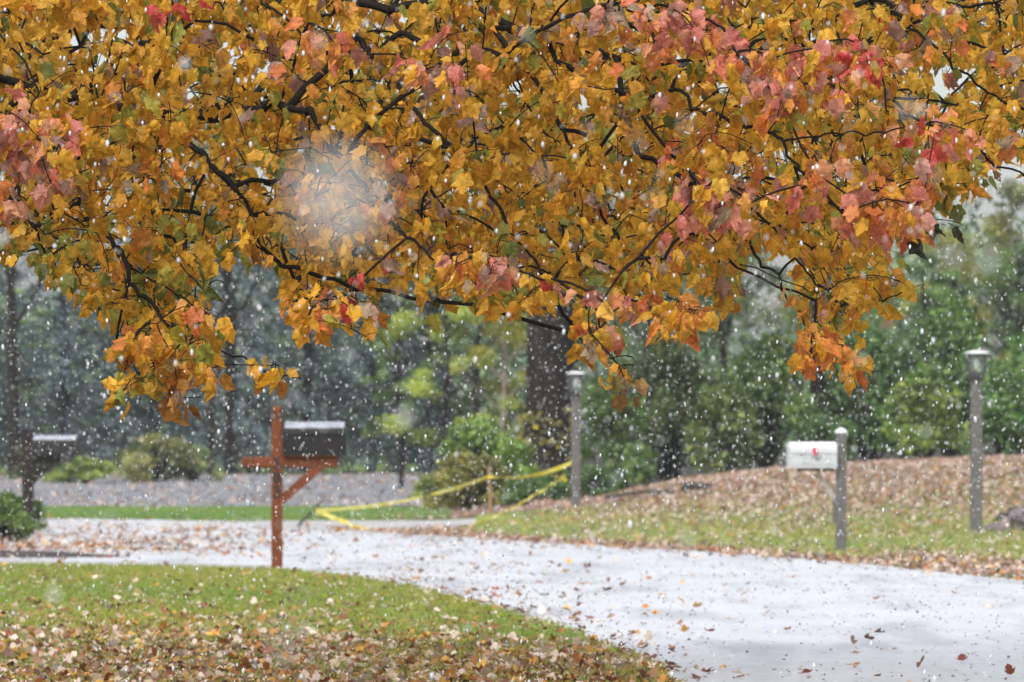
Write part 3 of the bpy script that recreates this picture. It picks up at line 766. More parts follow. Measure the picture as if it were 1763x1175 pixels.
# shrubs: px, Y, width m, height m, tint, label
SH = [
 (800, 86, 1.55, .95, (1.9, 1.5, .9), 'olive brown rounded shrub left of the tape stake'),
 (742, 90, .9, .6, (1.5, 1.5, .8), 'low olive shrub at the end of the grey driveway'),
 (880, 87.5, 1.0, 1.15, (1.6, 2.1, .8), 'bright yellow green shrub right behind the tape stake'),
 (826, 91, 1.5, 1.5, (1.3, 1.7, .85), 'tall light green shrub behind the tape stake'),
 (905, 85, .8, .50, (.85, 1.2, .8), 'low dark green shrub under the sagging tape'),
 (960, 86, .95, .55, (.95, 1.35, .9), 'low green shrub at the foot of the big dark trunk'),
 (1025, 86, .85, .55, (.9, 1.3, .9), 'low green shrub just right of the middle lamp post'),
 (1060, 92, 1.6, 1.9, (.95, 1.25, .8), 'dense green bush filling the gap right of the middle lamp post'),
 (1150, 96, 2.2, 2.6, (.9, 1.0, .75), 'tall dark olive bush beyond the mulch mound'),
 (1240, 92, 1.7, 1.6, (1.0, 1.1, .7), 'dark olive bush left of the white mailbox'),
 (1320, 95, 2.0, 2.4, (.95, 1.2, .75), 'tall olive green bush behind the white mailbox'),
 (1440, 93, 1.5, 1.4, (.75, 1.05, .75), 'dark green bush right of the slim trunk'),
 (1500, 97, 2.2, 2.5, (.95, 1.4, .85), 'tall bright green bush behind the round hedge bush'),
 (1590, 90, 1.75, 1.35, (1.25, 1.4, .7), 'round clipped bush with yellowish top between white mailbox and right lamp post'),
 (1635, 97, 2.4, 2.9, (1.1, 1.55, .9), 'tall layered bright green bush behind the right lamp post'),
 (1720, 91, 1.5, 1.6, (.9, 1.35, .85), 'green bush at the right edge beyond the stone pile'),
 (1800, 93, 2.0, 2.4, (.95, 1.4, .85), 'tall green bush on the right frame edge'),
 (275, 116, 2.2, 1.05, (2.3, 1.9, 1.6), 'wide tan green bush at the top edge of the grey driveway'),
 (335, 117, 1.3, .8, (1.5, 1.5, 1.1), 'small tan green bush at the right of the wide tan bush'),
 (150, 115, 2.0, .58, (1.9, 2.0, 1.1), 'low yellow green bush right of the far left mailbox'),
 (225, 118, 1.1, .75, (1.5, 1.4, 1.2), 'brownish bush between the low yellow green bush and the wide tan one'),
 (60, 118, 1.4, .9, (.8, .8, .8), 'dark low bush behind the far left mailbox post'),
]
for i, (px, Y, w_, h_, t, lab) in enumerate(SH):
    plant('shrub', SHR[i % 3], px, Y, w_, h_, t, lab, 'shrub', 'shrubs and bushes beyond the road', rz=i*.9, names=('foliage', 'stems'))
# clipped evergreen bush round the left mailbox
plant('evergreen_bush', SHR[2], 5, 60.2, .95, .56, (1.15, 1.4, .75), 'dense clipped evergreen bush in front of the far left mailbox post', 'shrub', 'evergreen bushes at the far left mailbox', names=('foliage', 'stems'))
plant('evergreen_bush', SHR[0], 45, 66.5, .55, .45, (.9, 1.2, .65), 'small evergreen bush right behind the far left mailbox post', 'shrub', 'evergreen bushes at the far left mailbox', names=('foliage', 'stems'))
plant('evergreen_bush', SHR[1], -70, 61.5, .9, .55, (1.15, 1.4, .75), 'dense evergreen bush cut off by the left frame edge', 'shrub', 'evergreen bushes at the far left mailbox', names=('foliage', 'stems'))

# slim trunk tree right
x = (1407-CX)/F*97; r = empty('oak_tree', (x, 97, float(terrain(x, 97))), 'slim dark trunked tree standing behind the white mailbox', 'tree')
me = tube_mesh('trunk', [([(0, 0, -.2), (0, 0, 1.5), (.03, 0, 3), (-.05, 0, 5.5), (.1, 0, 9)], [.15, .13, .12, .10, .04]), ([(.02, 0, 3.3), (-.9, 0, 3.9), (-1.8, .1, 4.2)], [.06, .04, .015]),
                         ([(0, 0, 4), (.8, 0, 5), (1.5, .1, 6.5)], [.06, .04, .01])], M_bgbark, 10); link(bpy.data.objects.new('trunk', me), r)
o = bpy.data.objects.new('crown', DEC[1][0]); link(o, r); o.scale = (.6, .6, .5); o.location = (0, 0, 4.6); o.color = (*OL, 1)
# far right trees
FT = [(1640, 125, .50, .62, (2.3, 1.9, .9), 'pale yellow olive tree with thin trunk above the right lamp post'),
      (1740, 135, .5, .7, (2.0, 1.7, 1.0), 'pale olive tree in the upper right corner gap'),
      (1500, 140, .42, .50, (3.4, 1.5, 1.7), 'pinkish autumn tree seen past the right end of the maple boughs'),
      (1380, 132, .45, .55, (1.8, 1.7, 1.2), 'pale olive tree behind the lowest right maple spray')]
for i, (px, Y, sx, sz, t, lab) in enumerate(FT):
    plant('small_tree', DEC[(i+1) % 3], px, Y, sx, sz, t, lab, 'tree', 'small pale trees far behind on the right', rz=i)
# right and middle understorey trees
MT = [(1110, 118, .75, .58, (.9, 1.15, .8), 'broad green tree right of the big dark trunk'), (1250, 122, .8, .60, (1.0, 1.1, .75), 'broad olive tree behind the bushes left of the white mailbox'),
      (1450, 118, .6, .50, (.9, 1.2, .85), 'green tree behind the slim dark trunk'), (1590, 120, .6, .48, (.9, 1.25, .85), 'green tree behind the round clipped bush'),
      (1760, 118, .7, .55, (.85, 1.15, .8), 'green tree at the right edge behind the bushes'), (980, 126, .7, .72, (.9, 1.1, .85), 'green tree directly behind the big dark trunk'),
      (820, 128, .7, .70, (.9, 1.15, .9), 'green tree behind the yellow green pair')]
for i, (px, Y, sx, sz, t, lab) in enumerate(MT):
    plant('background_tree', DEC[i % 3], px, Y, sx, sz, t, lab, 'tree', 'green trees behind the shrubs', rz=i*2.1)
# far wood: one mass of unclear trees behind everything
rs = np.random.default_rng(5); bl = []
for _ in range(420):
    Y = rs.uniform(165, 215); x = rs.uniform(-34, 34); top = 7.2+1.6*math.sin(x*.5)+1.2*math.sin(x*.23+2)
    z = rs.uniform(.3, top); s = rs.uniform(.8, 1.7); bl.append((x, Y, z+.5, s*1.3, s*1.3, s))
p_, u_, k_ = crown_cloud(bl, 60000, 6, .5)
o = bpy.data.objects.new('far_wood', crown_mesh('far_wood', p_, u_, k_, .30, greenpal, 7)); link(o); o.color = (.9, 1.15, 1.1, 1)
tag(o, 'hazy green wood closing the view behind all the trees', kind='stuff')

# ------------------------------------------------------------------ street furniture
def bm_box(bm, cx, cy, cz, sx, sy, sz, bev=0.0, rot=None, seg=2):
    r = bmesh.ops.create_cube(bm, size=1.0); vs = r['verts']
    bmesh.ops.scale(bm, vec=(sx, sy, sz), verts=vs)
    if bev:
        es = list({e for v in vs for e in v.link_edges}); g = bmesh.ops.bevel(bm, geom=es, offset=bev, segments=seg, affect='EDGES', profile=.5)
        vs = list({v for f in g['faces'] for v in f.verts} | {v for v in vs if v.is_valid})
        seen_ = set(vs); stack = list(vs)
        while stack:
            v = stack.pop()
            for e in v.link_edges:
                o_ = e.other_vert(v)
                if o_ not in seen_: seen_.add(o_); stack.append(o_)
        vs = list(seen_)
    if rot is not None: bmesh.ops.rotate(bm, cent=(0, 0, 0), matrix=rot, verts=vs)
    bmesh.ops.translate(bm, vec=(cx, cy, cz), verts=vs); return vs
def bm_obj(name, bm, mat, parent, smooth=False):
    me = bpy.data.meshes.new(name); bmesh.ops.recalc_face_normals(bm, faces=bm.faces); bm.to_mesh(me); bm.free()
    if smooth:
        for p in me.polygons: p.use_smooth = True
    me.materials.append(mat); return link(bpy.data.objects.new(name, me), parent)
def prism(bm, prof, x0, x1, bev=0):
    """extrude a (y,z) profile along x"""
    a = [bm.verts.new((x0, y, z)) for y, z in prof]; b = [bm.verts.new((x1, y, z)) for y, z in prof]; n = len(prof)
    bm.faces.new(a); bm.faces.new(list(reversed(b)))
    for i in range(n): bm.faces.new((a[i], b[i], b[(i+1) % n], a[(i+1) % n]))
def boxprof(w, h, k=12):
    r = w/2; pr = [(-r, 0), (r, 0)]
    return pr+[(r*math.cos(t), h-r+r*math.sin(t)) for t in np.linspace(0, math.pi, k)]
def mailbox_box(parent, x0, x1, z0, w, h, mat, door_at='left', y=0):
    bm = bmesh.new(); prism(bm, [(a+y, b+z0) for a, b in boxprof(w, h)], x0, x1)
    b = bm_obj('mailbox_body', bm, mat, parent)
    # shoulder ribs along the side and rolled rims at the ends
    bm = bmesh.new()
    for zz_ in (h-w/2-.004, .035):
        bm_box(bm, (x0+x1)/2, y-w/2-.003, z0+zz_, (x1-x0)*.96, .006, .010, .002)
    bm_obj('side_rib', bm, mat, b)
    xd = x0 if door_at == 'left' else x1; s = -1 if door_at == 'left' else 1
    bm = bmesh.new(); prism(bm, [(a*1.05+y, z0+b*1.02-.002) for a, b in boxprof(w, h)], xd-.001*s, xd+.014*s)
    d = bm_obj('door', bm, mat, parent)
    bm = bmesh.new(); bm_box(bm, xd+.022*s, y, z0+h-.03, .016, .03, .035, .004); bm_obj('latch', bm, mat, d)
    xr = x1 if door_at == 'left' else x0
    bm = bmesh.new(); prism(bm, [(a*1.04+y, z0+b*1.015-.001) for a, b in boxprof(w, h)], xr-.006, xr+.006); bm_obj('back_rim', bm, mat, parent)
    return b
def slush(parent, x0, x1, z0, w, h, y=0, mat=None):  # pale shell over the curved top, paints its sky sheen
    r = w/2+.004; bm = bmesh.new(); th = np.linspace(math.radians(28), math.radians(152), 12); hc = z0+h-w/2
    a = [(y+r*math.cos(t), hc+r*math.sin(t)) for t in th]+[(y+(r-.004)*math.cos(t), hc+(r-.004)*math.sin(t)) for t in th[::-1]]
    prism(bm, a, x0, x1); return bm_obj('slush_sheen', bm, mat or M_slush_sheen, parent)
def text_mesh(txt, size, mat, parent, loc, ext=.002):
    cu = bpy.data.curves.new('numeral', 'FONT'); cu.body = txt; cu.size = size; cu.extrude = ext; cu.align_x = 'CENTER'; cu.align_y = 'CENTER'
    cu.offset = .0035
    t = bpy.data.objects.new('numeral', cu); C.objects.link(t)
    dg = bpy.context.evaluated_depsgraph_get(); me = bpy.data.meshes.new_from_object(t.evaluated_get(dg))
    bpy.data.objects.remove(t); me.materials.clear(); me.materials.append(mat)
    o = bpy.data.objects.new('numeral', me); link(o, parent); o.rotation_euler = (math.pi/2, 0, 0); o.location = loc
    return o

# main mailbox
Y0 = F*H/(985-HZ); s0_ = F/Y0
def lx(px, cx): return (px-cx)/s0_
def lz(py): return (985-py)/s0_
mb = empty('mailbox', (*flat(477, 985), 0), 'dark metal mailbox on red brown wooden post with black numerals at lawn edge', 'mailbox')
cxp = 477
bm = bmesh.new(); pw = .088
bm_box(bm, 0, 0, (lz(722)-.1)/2, pw, pw, lz(722)+.1, .005)
bm_box(bm, 0, 0, lz(719.5), pw*.86, pw*.86, .028, .004)
bm_box(bm, 0, 0, lz(715.5), pw*1.0, pw*1.0, .016, .006)
bm_box(bm, 0, 0, lz(712.5), pw*.84, pw*.84, .016, .003)
r_ = bmesh.ops.create_uvsphere(bm, u_segments=20, v_segments=12, radius=.5); bmesh.ops.scale(bm, vec=(pw*.98, pw*.98, .085), verts=r_['verts']); bmesh.ops.translate(bm, vec=(0, 0, lz(708)), verts=r_['verts'])
post = bm_obj('post', bm, M_redwood, mb)
bm = bmesh.new(); za = (lz(787)+lz(806))/2; ha = lz(787)-lz(806)
bm_box(bm, (lx(417, cxp)+lx(581, cxp))/2, 0, za, lx(581, cxp)-lx(417, cxp), pw*.93, ha, .018, seg=3)
arm = bm_obj('crossarm', bm, M_redwood, mb)
for gx in (428, 436):
    bm = bmesh.new(); bm_box(bm, lx(gx, cxp), 0, za, .006, pw*.93+.004, ha+.004, .001); bm_obj('groove_shade', bm, M_numeral, arm)  # black band paints the shade of a groove
bm = bmesh.new()
a = Vector((lx(484, cxp), 0, lz(862))); b = Vector((lx(552, cxp), 0, lz(802))); d = b-a
bm_box(bm, *((a+b)/2), d.length+.02, pw*.8, .072, .004, rot=Matrix.Rotation(-math.atan2(d.z, d.x), 3, 'Y'))
bm_obj('brace', bm, M_redwood, mb)
bm = bmesh.new(); bm_box(bm, (lx(490, cxp)+lx(583, cxp))/2, 0, lz(787)+.008, lx(583, cxp)-lx(490, cxp), .17, .014, .003); bm_obj('mounting_board', bm, M_redwood, mb)
for gz in (717.6, 713.2, 722.5):
    bm = bmesh.new(); bm_box(bm, 0, 0, lz(gz), pw*.93 if gz < 722 else pw+.003, pw*.93 if gz < 722 else pw+.003, .007, .001); bm_obj('groove_shade', bm, M_numeral, post)  # shade in the turned grooves, put in as black bands
mailbox_box(mb, lx(489.5, cxp), lx(594, cxp), lz(787)+.016, .19, lz(727)-lz(787)-.016, M_blackmetal, 'right')
slush(mb, lx(491, cxp), lx(593.5, cxp), lz(787)+.016, .19, lz(727)-lz(787)-.016)  # sky reflection on the wet top, as a lighter shell
for ch, yy in (('5', 798.5), ('8', 823.5), ('3', 848.5)):
    text_mesh(ch, .135, M_numeral, post, (0, -pw/2-.003, lz(yy)))

# white mailbox right
Y1 = F*H/(955-HZ); s1 = F/Y1
wm = empty('mailbox', (*flat(1448, 955), 0), 'white metal mailbox with small red flag on grey post with white cap', 'mailbox')
z1 = lambda py: (955-py)/s1; x1_ = lambda px: (px-1448)/s1
bm = bmesh.new(); bm_box(bm, 0, 0, (z1(746)-.1)/2, .098, .098, z1(746)+.1, .004); wp = bm_obj('post', bm, M_greywood, wm)
bm = bmesh.new(); bm_box(bm, 0, 0, z1(745)+.004, .112, .112, .018, .004)
vs = [bm.verts.new(p) for p in ((-.056, -.056, z1(744)+.008), (.056, -.056, z1(744)+.008), (.056, .056, z1(744)+.008), (-.056, .056, z1(744)+.008), (0, 0, z1(736)))]
for i in range(4): bm.faces.new((vs[i], vs[(i+1) % 4], vs[4]))
bm_obj('post_cap', bm, M_whitecap, wm)
holder = bpy.data.objects.new('mailbox_body', None)
bx0, bx1 = x1_(1358), x1_(1439.5)
body = mailbox_box(wm, bx0, bx1-.012, z1(806), .19, z1(762)-z1(806), M_whitemetal, 'left', y=-.02)
slush(wm, bx0+.004, bx1-.016, z1(806), .19, z1(762)-z1(806), -.02, M_whitecap)  # white shell paints the brighter lit top over the greyed body
for o in [c for c in wm.children if c.name.split('.')[0] in ('slush_sheen', 'mailbox_body', 'door', 'back_rim')]:
    o.rotation_euler = (0, 0, math.radians(5)); 
bm = bmesh.new(); bm_box(bm, 0, 0, .016, .042, .008, .052, .003); bm_box(bm, 0, 0, -.022, .026, .008, .024, .002)
fl = bm_obj('flag', bm, M_red, wm); fl.location = (x1_(1401.5), -.175, z1(779)); 
for (px_, py_, w_, h_) in [(1395.5, 786.5, 3, 5), (1404, 789, 5, 2.4), (1408.5, 788, 4, 5), (1404, 792.5, 3, 2), (1394, 799, 6, 1.6), (1404, 799.5, 5, 1.4), (1413, 799, 5, 1.6), (1423, 799, 8, 1.6), (1382, 797, 8, 1.2), (1378, 783, 9, 1.5), (1389, 780, 6, 1.5)]:
    bm = bmesh.new(); bm_box(bm, x1_(px_), 0, z1(py_), w_/s1, .003, h_/s1, .001)
    dc = bm_obj('printed_mark', bm, M_decal, wm); dc.location = (.01, -.118, 0); dc.rotation_euler = (0, 0, math.radians(5))
bm = bmesh.new(); bm_box(bm, (bx0+bx1)/2+.03, 0, z1(809), bx1-bx0-.10, .09, .025, .003); bm_obj('support_arm', bm, M_greywood, wm)
bm = bmesh.new(); a = Vector((x1_(1408), 0, z1(812))); b = Vector((x1_(1441), 0, z1(868))); d = b-a
bm_box(bm, *((a+b)/2), d.length, .04, .035, .003, rot=Matrix.Rotation(-math.atan2(d.z, d.x), 3, 'Y')); bm_obj('brace', bm, noisy('pale_brace_wood', (.28, .26, .25), (.4, .38, .37), 20, .8, .2), wm)
bm = bmesh.new(); bm_box(bm, x1_(1437), 0, z1(880), .03, .05, .22, .003); bm_obj('bracket', bm, M_greywood, wm)

# far left mailbox
Y2 = 65.0; s2 = F/Y2; z2 = lambda py: H+(HZ-py)/s2; c2 = 49; x2 = lambda px: (px-c2)/s2
lm = empty('mailbox', ((c2-CX)/F*Y2, Y2, 0), 'dark brown mailbox on leaning dark wooden post with clipped bush at its foot', 'mailbox')
bm = bmesh.new()
prof = [(x2(59), -.05), (x2(43), -.05), (x2(38), z2(830)), (x2(39), z2(742)), (x2(57), z2(742)), (x2(57), z2(830))]
for yy in (-.06, .06):
    pass
a_ = [bm.verts.new((x, -.06, z)) for x, z in prof]; b_ = [bm.verts.new((x, .06, z)) for x, z in prof]
bm.faces.new(a_); bm.faces.new(list(reversed(b_)))
for i in range(6): bm.faces.new((a_[i], b_[i], b_[(i+1) % 6], a_[(i+1) % 6]))
bm_obj('post', bm, M_brownwood, lm)
bm = bmesh.new(); bm_box(bm, (x2(12)+x2(125))/2, 0, z2(790), x2(125)-x2(12), .09, .09, .01); bm_obj('crossarm', bm, M_brownwood, lm)
bm = bmesh.new(); a = Vector((x2(50), 0, z2(835))); b = Vector((x2(90), 0, z2(796))); d = b-a
bm_box(bm, *((a+b)/2), d.length, .07, .07, .004, rot=Matrix.Rotation(-math.atan2(d.z, d.x), 3, 'Y')); bm_obj('brace', bm, M_brownwood, lm)
mailbox_box(lm, x2(60), x2(137), z2(784), .19, z2(750)-z2(784), M_blackmetal, 'right', y=0)
slush(lm, x2(61), x2(136), z2(784), .19, z2(750)-z2(784))  # snow on top, together with painted sky sheen
for o in [c for c in lm.children if c.name.split('.')[0] in ('slush_sheen', 'mailbox_body', 'door', 'back_rim')]:
    o.rotation_euler = (0, 0, math.radians(-10))

# lamp posts
def lamp(px, py, ptop, phead, w, hw, label):
    Yl = F*H/(py-HZ); s = F/Yl; x = (px-CX)/s; zt = (py-ptop)/s; zh = (py-phead)/s
    r = empty('lamp_post', (x, Yl, 0), label, 'lamp post', 'wooden lamp posts across the road')
    bm = bmesh.new(); bm_box(bm, 0, 0, (zh-.15)/2, w, w, zh+.15, .006); bm_obj('post', bm, M_greywood, r)
    bm = bmesh.new()
    bm_box(bm, 0, 0, zh+.012, hw, hw, .024, .004); bm_box(bm, 0, 0, zh+.05, hw*.8, hw*.8, .05, .01)
    hh = zt-zh
    for a in (-1, 1):
        for b in (-1, 1): bm_box(bm, a*hw*.43, b*hw*.43, zh+.07+(hh-.10)/2, hw*.17, hw*.17, hh-.10, .003)
    bm_box(bm, 0, 0, zt-.045, hw*.98, hw*.98, .022, .003)
    fr = bm_obj('lantern_frame', bm, M_lampmetal, r)
    bm = bmesh.new()
    q = hw*.38
    for a, b, sx, sy in ((0, -q, hw*.72, .004), (0, q, hw*.72, .004), (-q, 0, .004, hw*.72), (q, 0, .004, hw*.72)):
        bm_box(bm, a, b, zh+.075+(hh-.13)/2, sx, sy, hh-.14)
    bm_obj('lantern_glass', bm, M_glass, fr)
    bm = bmesh.new(); g = bmesh.ops.create_uvsphere(bm, u_segments=14, v_segments=10, radius=.5); bmesh.ops.scale(bm, vec=(.06, .06, hh*.42), verts=g['verts']); bmesh.ops.translate(bm, vec=(0, 0, zh+.07+hh*.32), verts=g['verts'])
    bm_obj('lamp_bulb', bm, M_bulb, fr, True)
    bm = bmesh.new()
    v = []
    e = hw*.60
    for z_, k in ((zt-.034, e), (zt-.022, e), (zt, e*.35)):
        v.append([bm.verts.new((a*k, b*k, z_)) for a, b in ((-1, -1), (1, -1), (1, 1), (-1, 1))])
    bm.faces.new(list(reversed(v[0]))); bm.faces.new(v[2])
    for k in range(2):
        for i in range(4): bm.faces.new((v[k][i], v[k][(i+1) % 4], v[k+1][(i+1) % 4], v[k+1][i]))
    bm_obj('lantern_roof', bm, M_whitecap, r)
    return r
lamp(1681, 926, 604, 652, .128, .215, 'weathered grey lamp post with snowy lantern beside the stone pile')
lamp(991, 896, 640, 681, .125, .215, 'weathered grey lamp post with yellow tape wrapped round it')

# stake, leaning stick
Ys = 80.0; xs_ = (843-CX)/F*Ys
st = bpy.data.objects.new('x', None)
def pole(name, pts, r0, r1, mat, label, cat, ns=7):
    p0 = np.array(pts[0]); me = tube_mesh(name, [([tuple(np.array(p)-p0) for p in pts], list(np.linspace(r0, r1, len(pts))))], mat, ns)
    o = bpy.data.objects.new(name, me); link(o); o.location = p0; return tag(o, label, cat)
pole('wooden_stake', [wpt(845, 889, 80), wpt(844, 850, 80), wpt(842, 803, 80)], .026, .022, M_stake, 'upright raw wooden stake holding up the yellow tape', 'stake', 4)
pole('leaning_stick', [wpt(508, 913, 71), wpt(525, 893, 71.3), wpt(543, 876, 71.6), wpt(556, 860, 71.8)], .03, .012, M_log, 'thin grey stick leaning at the left end of the yellow tape', 'stick', 6)

# tape
tp = empty('caution_tape', (*wpt(991, 795, 78.5)[:2], 0), 'yellow barrier tape strung from the lamp post to the stake and stick', 'barrier tape')
to = np.array([*wpt(991, 795, 78.5)[:2], 0])
def ribbon(pts, w, twists, name='tape_strand', seed=0):
    rs = np.random.default_rng(seed); P_ = np.array(pts); dd = np.r_[0, np.cumsum(np.linalg.norm(np.diff(P_, axis=0), axis=1))]
    n = 160; t = np.linspace(0, dd[-1], n); P_ = np.stack([np.interp(t, dd, P_[:, k]) for k in range(3)], 1)
    for _ in range(10): P_[1:-1] = (P_[:-2]+P_[2:]+2*P_[1:-1])/4
    ph = np.cumsum(np.convolve(rs.normal(0, 1, n), np.ones(12)/12, 'same'))*twists*.09
    d = np.gradient(P_, axis=0); d /= np.linalg.norm(d, axis=1, keepdims=True)
    up = np.array([0, 0, 1.0]); s = np.cross(d, up); s /= np.linalg.norm(s, axis=1, keepdims=True); u = np.cross(s, d)
    wd = u*np.cos(ph)[:, None]+s*np.sin(ph)[:, None]
    V = np.concatenate([P_+wd*w/2, P_+s*.004*np.sin(t*9)[:, None], P_-wd*w/2]) - to
    i = np.arange(n-1)
    Q = np.concatenate([np.stack([i, i+1, i+1+n, i+n], 1), np.stack([i+n, i+n+1, i+1+2*n, i+2*n], 1)])
    return np_mesh(name, V, Q, 4, M_tape, smooth=True, parent=tp)
def sagp(a, b, sag, n=14):
    a = np.array(a); b = np.array(b); t = np.linspace(0, 1, n)[:, None]
    p = a*(1-t)+b*t; p[:, 2] -= (4*sag*t*(1-t))[:, 0]; return p
ribbon(sagp(wpt(984, 797, 78.4), wpt(845, 821, 79.95), .085), .052, 1.6, seed=1)
ribbon(sagp(wpt(841, 821, 79.95), wpt(544, 879, 71.6), .10), .046, 4.0, seed=2)
ribbon(sagp(wpt(543, 879, 71.6), wpt(585, 896, 69.8), .0), .06, 2.0, seed=3)
ribbon(sagp(wpt(585, 896, 69.8), wpt(634, 914.5, 68.2), .0), .06, 3.0, seed=8)
ribbon(sagp(wpt(974, 818, 78.4), wpt(900, 865, 75), .012), .055, 3.4, seed=4)
ribbon(sagp(wpt(900, 865, 75), wpt(808, 905.5, 71), .015), .050, 3.6, seed=5)
ribbon(sagp(wpt(955, 822, 78.3), wpt(975, 829, 78.2), -.03), .05, 2.0, 'tape_end', seed=6)
bm = bmesh.new(); bm_box(bm, 0, 0, wpt(0, 793, 78.5)[2], .133, .133, .12, .004); bm_obj('tape_wrap', bm, M_tape, tp)
bm = bmesh.new(); bm_box(bm, wpt(843, 0, 80)[0]-to[0], 80-to[1], wpt(0, 822, 80)[2], .06, .06, .06, .012); bm_obj('tape_knot', bm, M_tape, tp)

# stones, log, sticks
def stone(px, py, Y, s, seed, label):
    rs = np.random.default_rng(seed); bm = bmesh.new(); bmesh.ops.create_icosphere(bm, subdivisions=2, radius=1)
    for _ in range(7):   # chip flat faces off
        n_ = Vector(rs.normal(size=3)).normalized(); d_ = rs.uniform(.45, .75)
        for v in bm.verts:
            e_ = v.co.dot(n_)-d_
            if e_ > 0: v.co -= n_*e_
    for v in bm.verts: v.co = Vector((v.co.x*s[0]*1.05, v.co.y*s[1]*1.05, v.co.z*s[2]*2.3))
    me = bpy.data.meshes.new('stone'); bm.to_mesh(me); bm.free(); me.materials.append(M_stone if seed % 3 else M_log)
    o = bpy.data.objects.new('stone', me); link(o); p = wpt(px, py, Y); o.location = p; o.rotation_euler = (rs.uniform(-.6, .6), rs.uniform(-.6, .6), rs.uniform(0, 6)); return tag(o, label, 'stone', 'dark stones piled at the right edge')
stones = [(1714, 912, 64.5, (.13, .12, .055)), (1735, 902, 65.5, (.15, .13, .06)), (1752, 911, 64.3, (.12, .12, .07)), (1730, 918, 63.8, (.10, .09, .045)), (1757, 893, 66, (.16, .14, .07)),
          (1742, 888, 66.5, (.11, .10, .06)), (1768, 903, 65, (.14, .12, .08)), (1775, 884, 66.5, (.15, .12, .08)), (1764, 919, 63.8, (.12, .10, .05)), (1703, 917, 64.2, (.08, .08, .035)), (1786, 896, 65.5, (.13, .13, .1)), (1722, 895, 66.4, (.09, .08, .045))]
slab = ['broad flat stone at the left foot of the pile', 'long stone lying across the middle of the pile', 'stone low in front of the pile near the frame edge', 'small flat stone in front of the pile', 'large stone high on the pile',
        'small stone on the upper left of the pile', 'stone cut by the right frame edge, mid height', 'stone at the top of the pile by the right frame edge', 'lowest stone by the right frame edge', 'smallest stone, nearest the right lamp post',
        'stone of the pile just past the right frame edge', 'small stone at the back left of the pile']
for i, (a, l) in enumerate(zip(stones, slab)): stone(*a, 100+i, 'purplish grey '+l)
x, Y = wpt(1200, 858, 77)[0], 77.0
zl = float(terrain(x, Y))
pole('log', [(x-.22, Y, zl+.07), (x-.05, Y, zl+.085), (x+.2, Y+.05, zl+.06)], .055, .045, M_log, 'short dark log lying on the pinkish mulch slope', 'log', 9)
x, Y = wpt(1105, 868, 77)[0], 77.0; zl = float(terrain(x, Y))
pole('fallen_branch', [(x-.5, Y, zl+.05), (x, Y-.1, zl+.13), (x+.5, Y+.2, zl+.12), (x+.8, Y+.3, zl+.2)], .03, .012, M_log, 'thin fallen branch on the mulch mound right of the middle lamp post', 'branch', 6)

# ------------------------------------------------------------------ falling snow
ico = bmesh.new(); bmesh.ops.create_icosphere(ico, subdivisions=1, radius=.5); ico.verts.ensure_lookup_table()
iv = np.array([v.co[:] for v in ico.verts]); if_ = [[v.index for v in f.verts] for f in ico.faces]; ico.free()
def snow(n, y0, y1, smin, smax, margin=1.3):
    # uniform in the air in front of the viewer
    y = (rng.uniform(y0**3, y1**3, n))**(1/3)
    x = rng.uniform(-.092, .092, n)*y*margin; z = H+rng.uniform(-.055, .088, n)*y*margin
    k = z > 0.03
    x, y, z = x[k], y[k], z[k]; m = len(x)
    s = smin+(smax-smin)*rng.uniform(size=m)**2.2
    S = np.c_[s*rng.uniform(.7, 1.1, m), s*rng.uniform(.7, 1.1, m), s*rng.uniform(1.1, 2.3, m)]
    tilt = np.c_[rng.normal(0, .5, (m, 2)), rng.normal(0, 1, m)]
    R = frames(np.c_[np.cos(tilt[:, 2]), np.sin(tilt[:, 2]), tilt[:, 0]*.25], np.c_[rng.normal(.10, .08, m), rng.normal(0, .1, m), np.ones(m)])
    return R, S, np.c_[x, y, z]
parts = [snow(90000, 12, 62, .0028, .0100), snow(750, 2.5, 12, .0022, .0055)]
# a few big clumps drifting close by
big_ = [((585, 350), 1.16, .0125), ((560, 305), 1.35, .006), ((630, 40), 9, .009), ((318, 110), 6.5, .010), ((697, 718), 4.5, .009), ((1700, 450), 3.6, .008), ((5, 410), 6, .010), ((1588, 190), 6.2, .007),
        ((440, 905), 5, .006), ((490, 1110), 2.6, .006), ((92, 1025), 5, .008), ((1595, 745), 6, .006), ((600, 610), 5, .006), ((1180, 930), 5, .006), ((905, 60), 5, .006)]
T_ = np.array([wpt(p[0][0], p[0][1], p[1]) for p in big_]); s_ = np.array([p[2] for p in big_])
parts.append((frames(np.tile([0, 1., 0], (len(big_), 1)), np.tile([0, 0, 1.], (len(big_), 1))), np.c_[s_, s_, s_*1.05], T_))
R_ = np.concatenate([p[0] for p in parts]); S_ = np.concatenate([p[1] for p in parts]); T_ = np.concatenate([p[2] for p in parts])
o = batch('snowfall', iv, if_, R_, S_, T_, np.ones((len(T_), 3)), M_snow)
tag(o, 'wet white snowflakes falling through the air', kind='stuff')

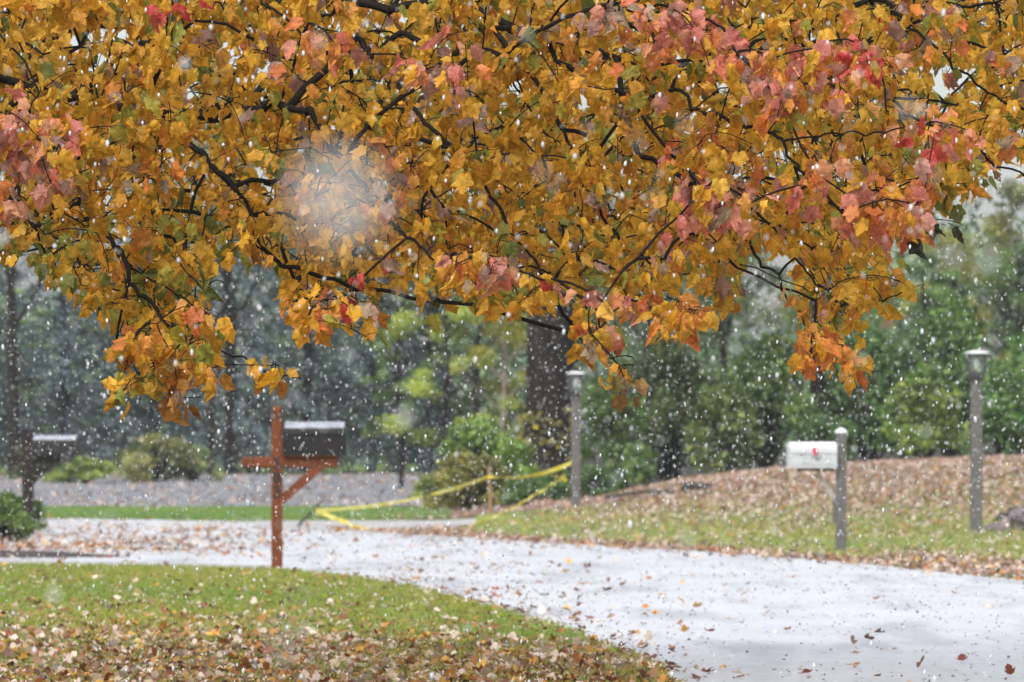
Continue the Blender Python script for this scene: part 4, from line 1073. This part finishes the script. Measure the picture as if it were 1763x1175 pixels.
# ------------------------------------------------------------------ haze, sky, light, camera
bm = bmesh.new(); bm_box(bm, 0, 136, 9.6, 384, 340, 21.4); me = bpy.data.meshes.new('haze'); bm.to_mesh(me); bm.free()
hz = link(bpy.data.objects.new('haze', me)); tag(hz, 'thin snowy haze', kind='stuff')
hm = bpy.data.materials.new('haze_air'); hm.use_nodes = True; nt = hm.node_tree; nt.nodes.clear()
out = nt.nodes.new('ShaderNodeOutputMaterial'); pv = nt.nodes.new('ShaderNodeVolumePrincipled')
pv.inputs['Color'].default_value = (.90, .94, 1, 1); pv.inputs['Density'].default_value = .0003; pv.inputs['Anisotropy'].default_value = 0
nt.links.new(pv.outputs[0], out.inputs['Volume']); me.materials.append(hm)

sc = bpy.context.scene
w = bpy.data.worlds.new('World'); sc.world = w; w.use_nodes = True; nt = w.node_tree
sky = nt.nodes.new('ShaderNodeTexSky'); sky.sky_type = 'NISHITA'; sky.sun_disc = False
EL, AZ = math.radians(52), math.radians(205)
sky.sun_elevation = EL; sky.sun_rotation = AZ; sky.air_density = 1.0; sky.dust_density = 3.0; sky.ozone_density = 1.0
hs = nt.nodes.new('ShaderNodeHueSaturation'); hs.inputs['Saturation'].default_value = .30
nt.links.new(sky.outputs[0], hs.inputs['Color']); bg = nt.nodes['Background']
nt.links.new(hs.outputs[0], bg.inputs['Color']); bg.inputs['Strength'].default_value = .15
sd = bpy.data.lights.new('sun', 'SUN'); sd.energy = 1.5; sd.angle = math.radians(25); sd.color = (1, .97, .93)
so = bpy.data.objects.new('sun', sd); C.objects.link(so)
# sky rotation: sun direction = (sin az, cos az) in Blender's sky
dirv = Vector((math.sin(AZ)*math.cos(EL), math.cos(AZ)*math.cos(EL), math.sin(EL)))
so.rotation_euler = dirv.to_track_quat('Z', 'Y').to_euler()

cam = bpy.data.cameras.new('camera'); co = bpy.data.objects.new('camera', cam); C.objects.link(co); sc.camera = co
cam.sensor_width = 36; cam.lens = F/1763*36; co.location = (0, 0, H); co.rotation_euler = (math.pi/2, 0, 0)
cam.shift_y = (HZ-587.5)/1763; cam.clip_start = .2; cam.clip_end = 1500
cam.dof.use_dof = True; cam.dof.focus_distance = 20.0; cam.dof.aperture_fstop = 9.5
sc.view_settings.view_transform = 'Standard'; sc.view_settings.look = 'None'; sc.view_settings.gamma = 1
sc.view_settings.exposure = 0.65
sc.cycles.max_bounces = 6; sc.cycles.diffuse_bounces = 4; sc.cycles.transparent_max_bounces = 8; sc.cycles.volume_bounces = 1
sc.cycles.use_denoising = True
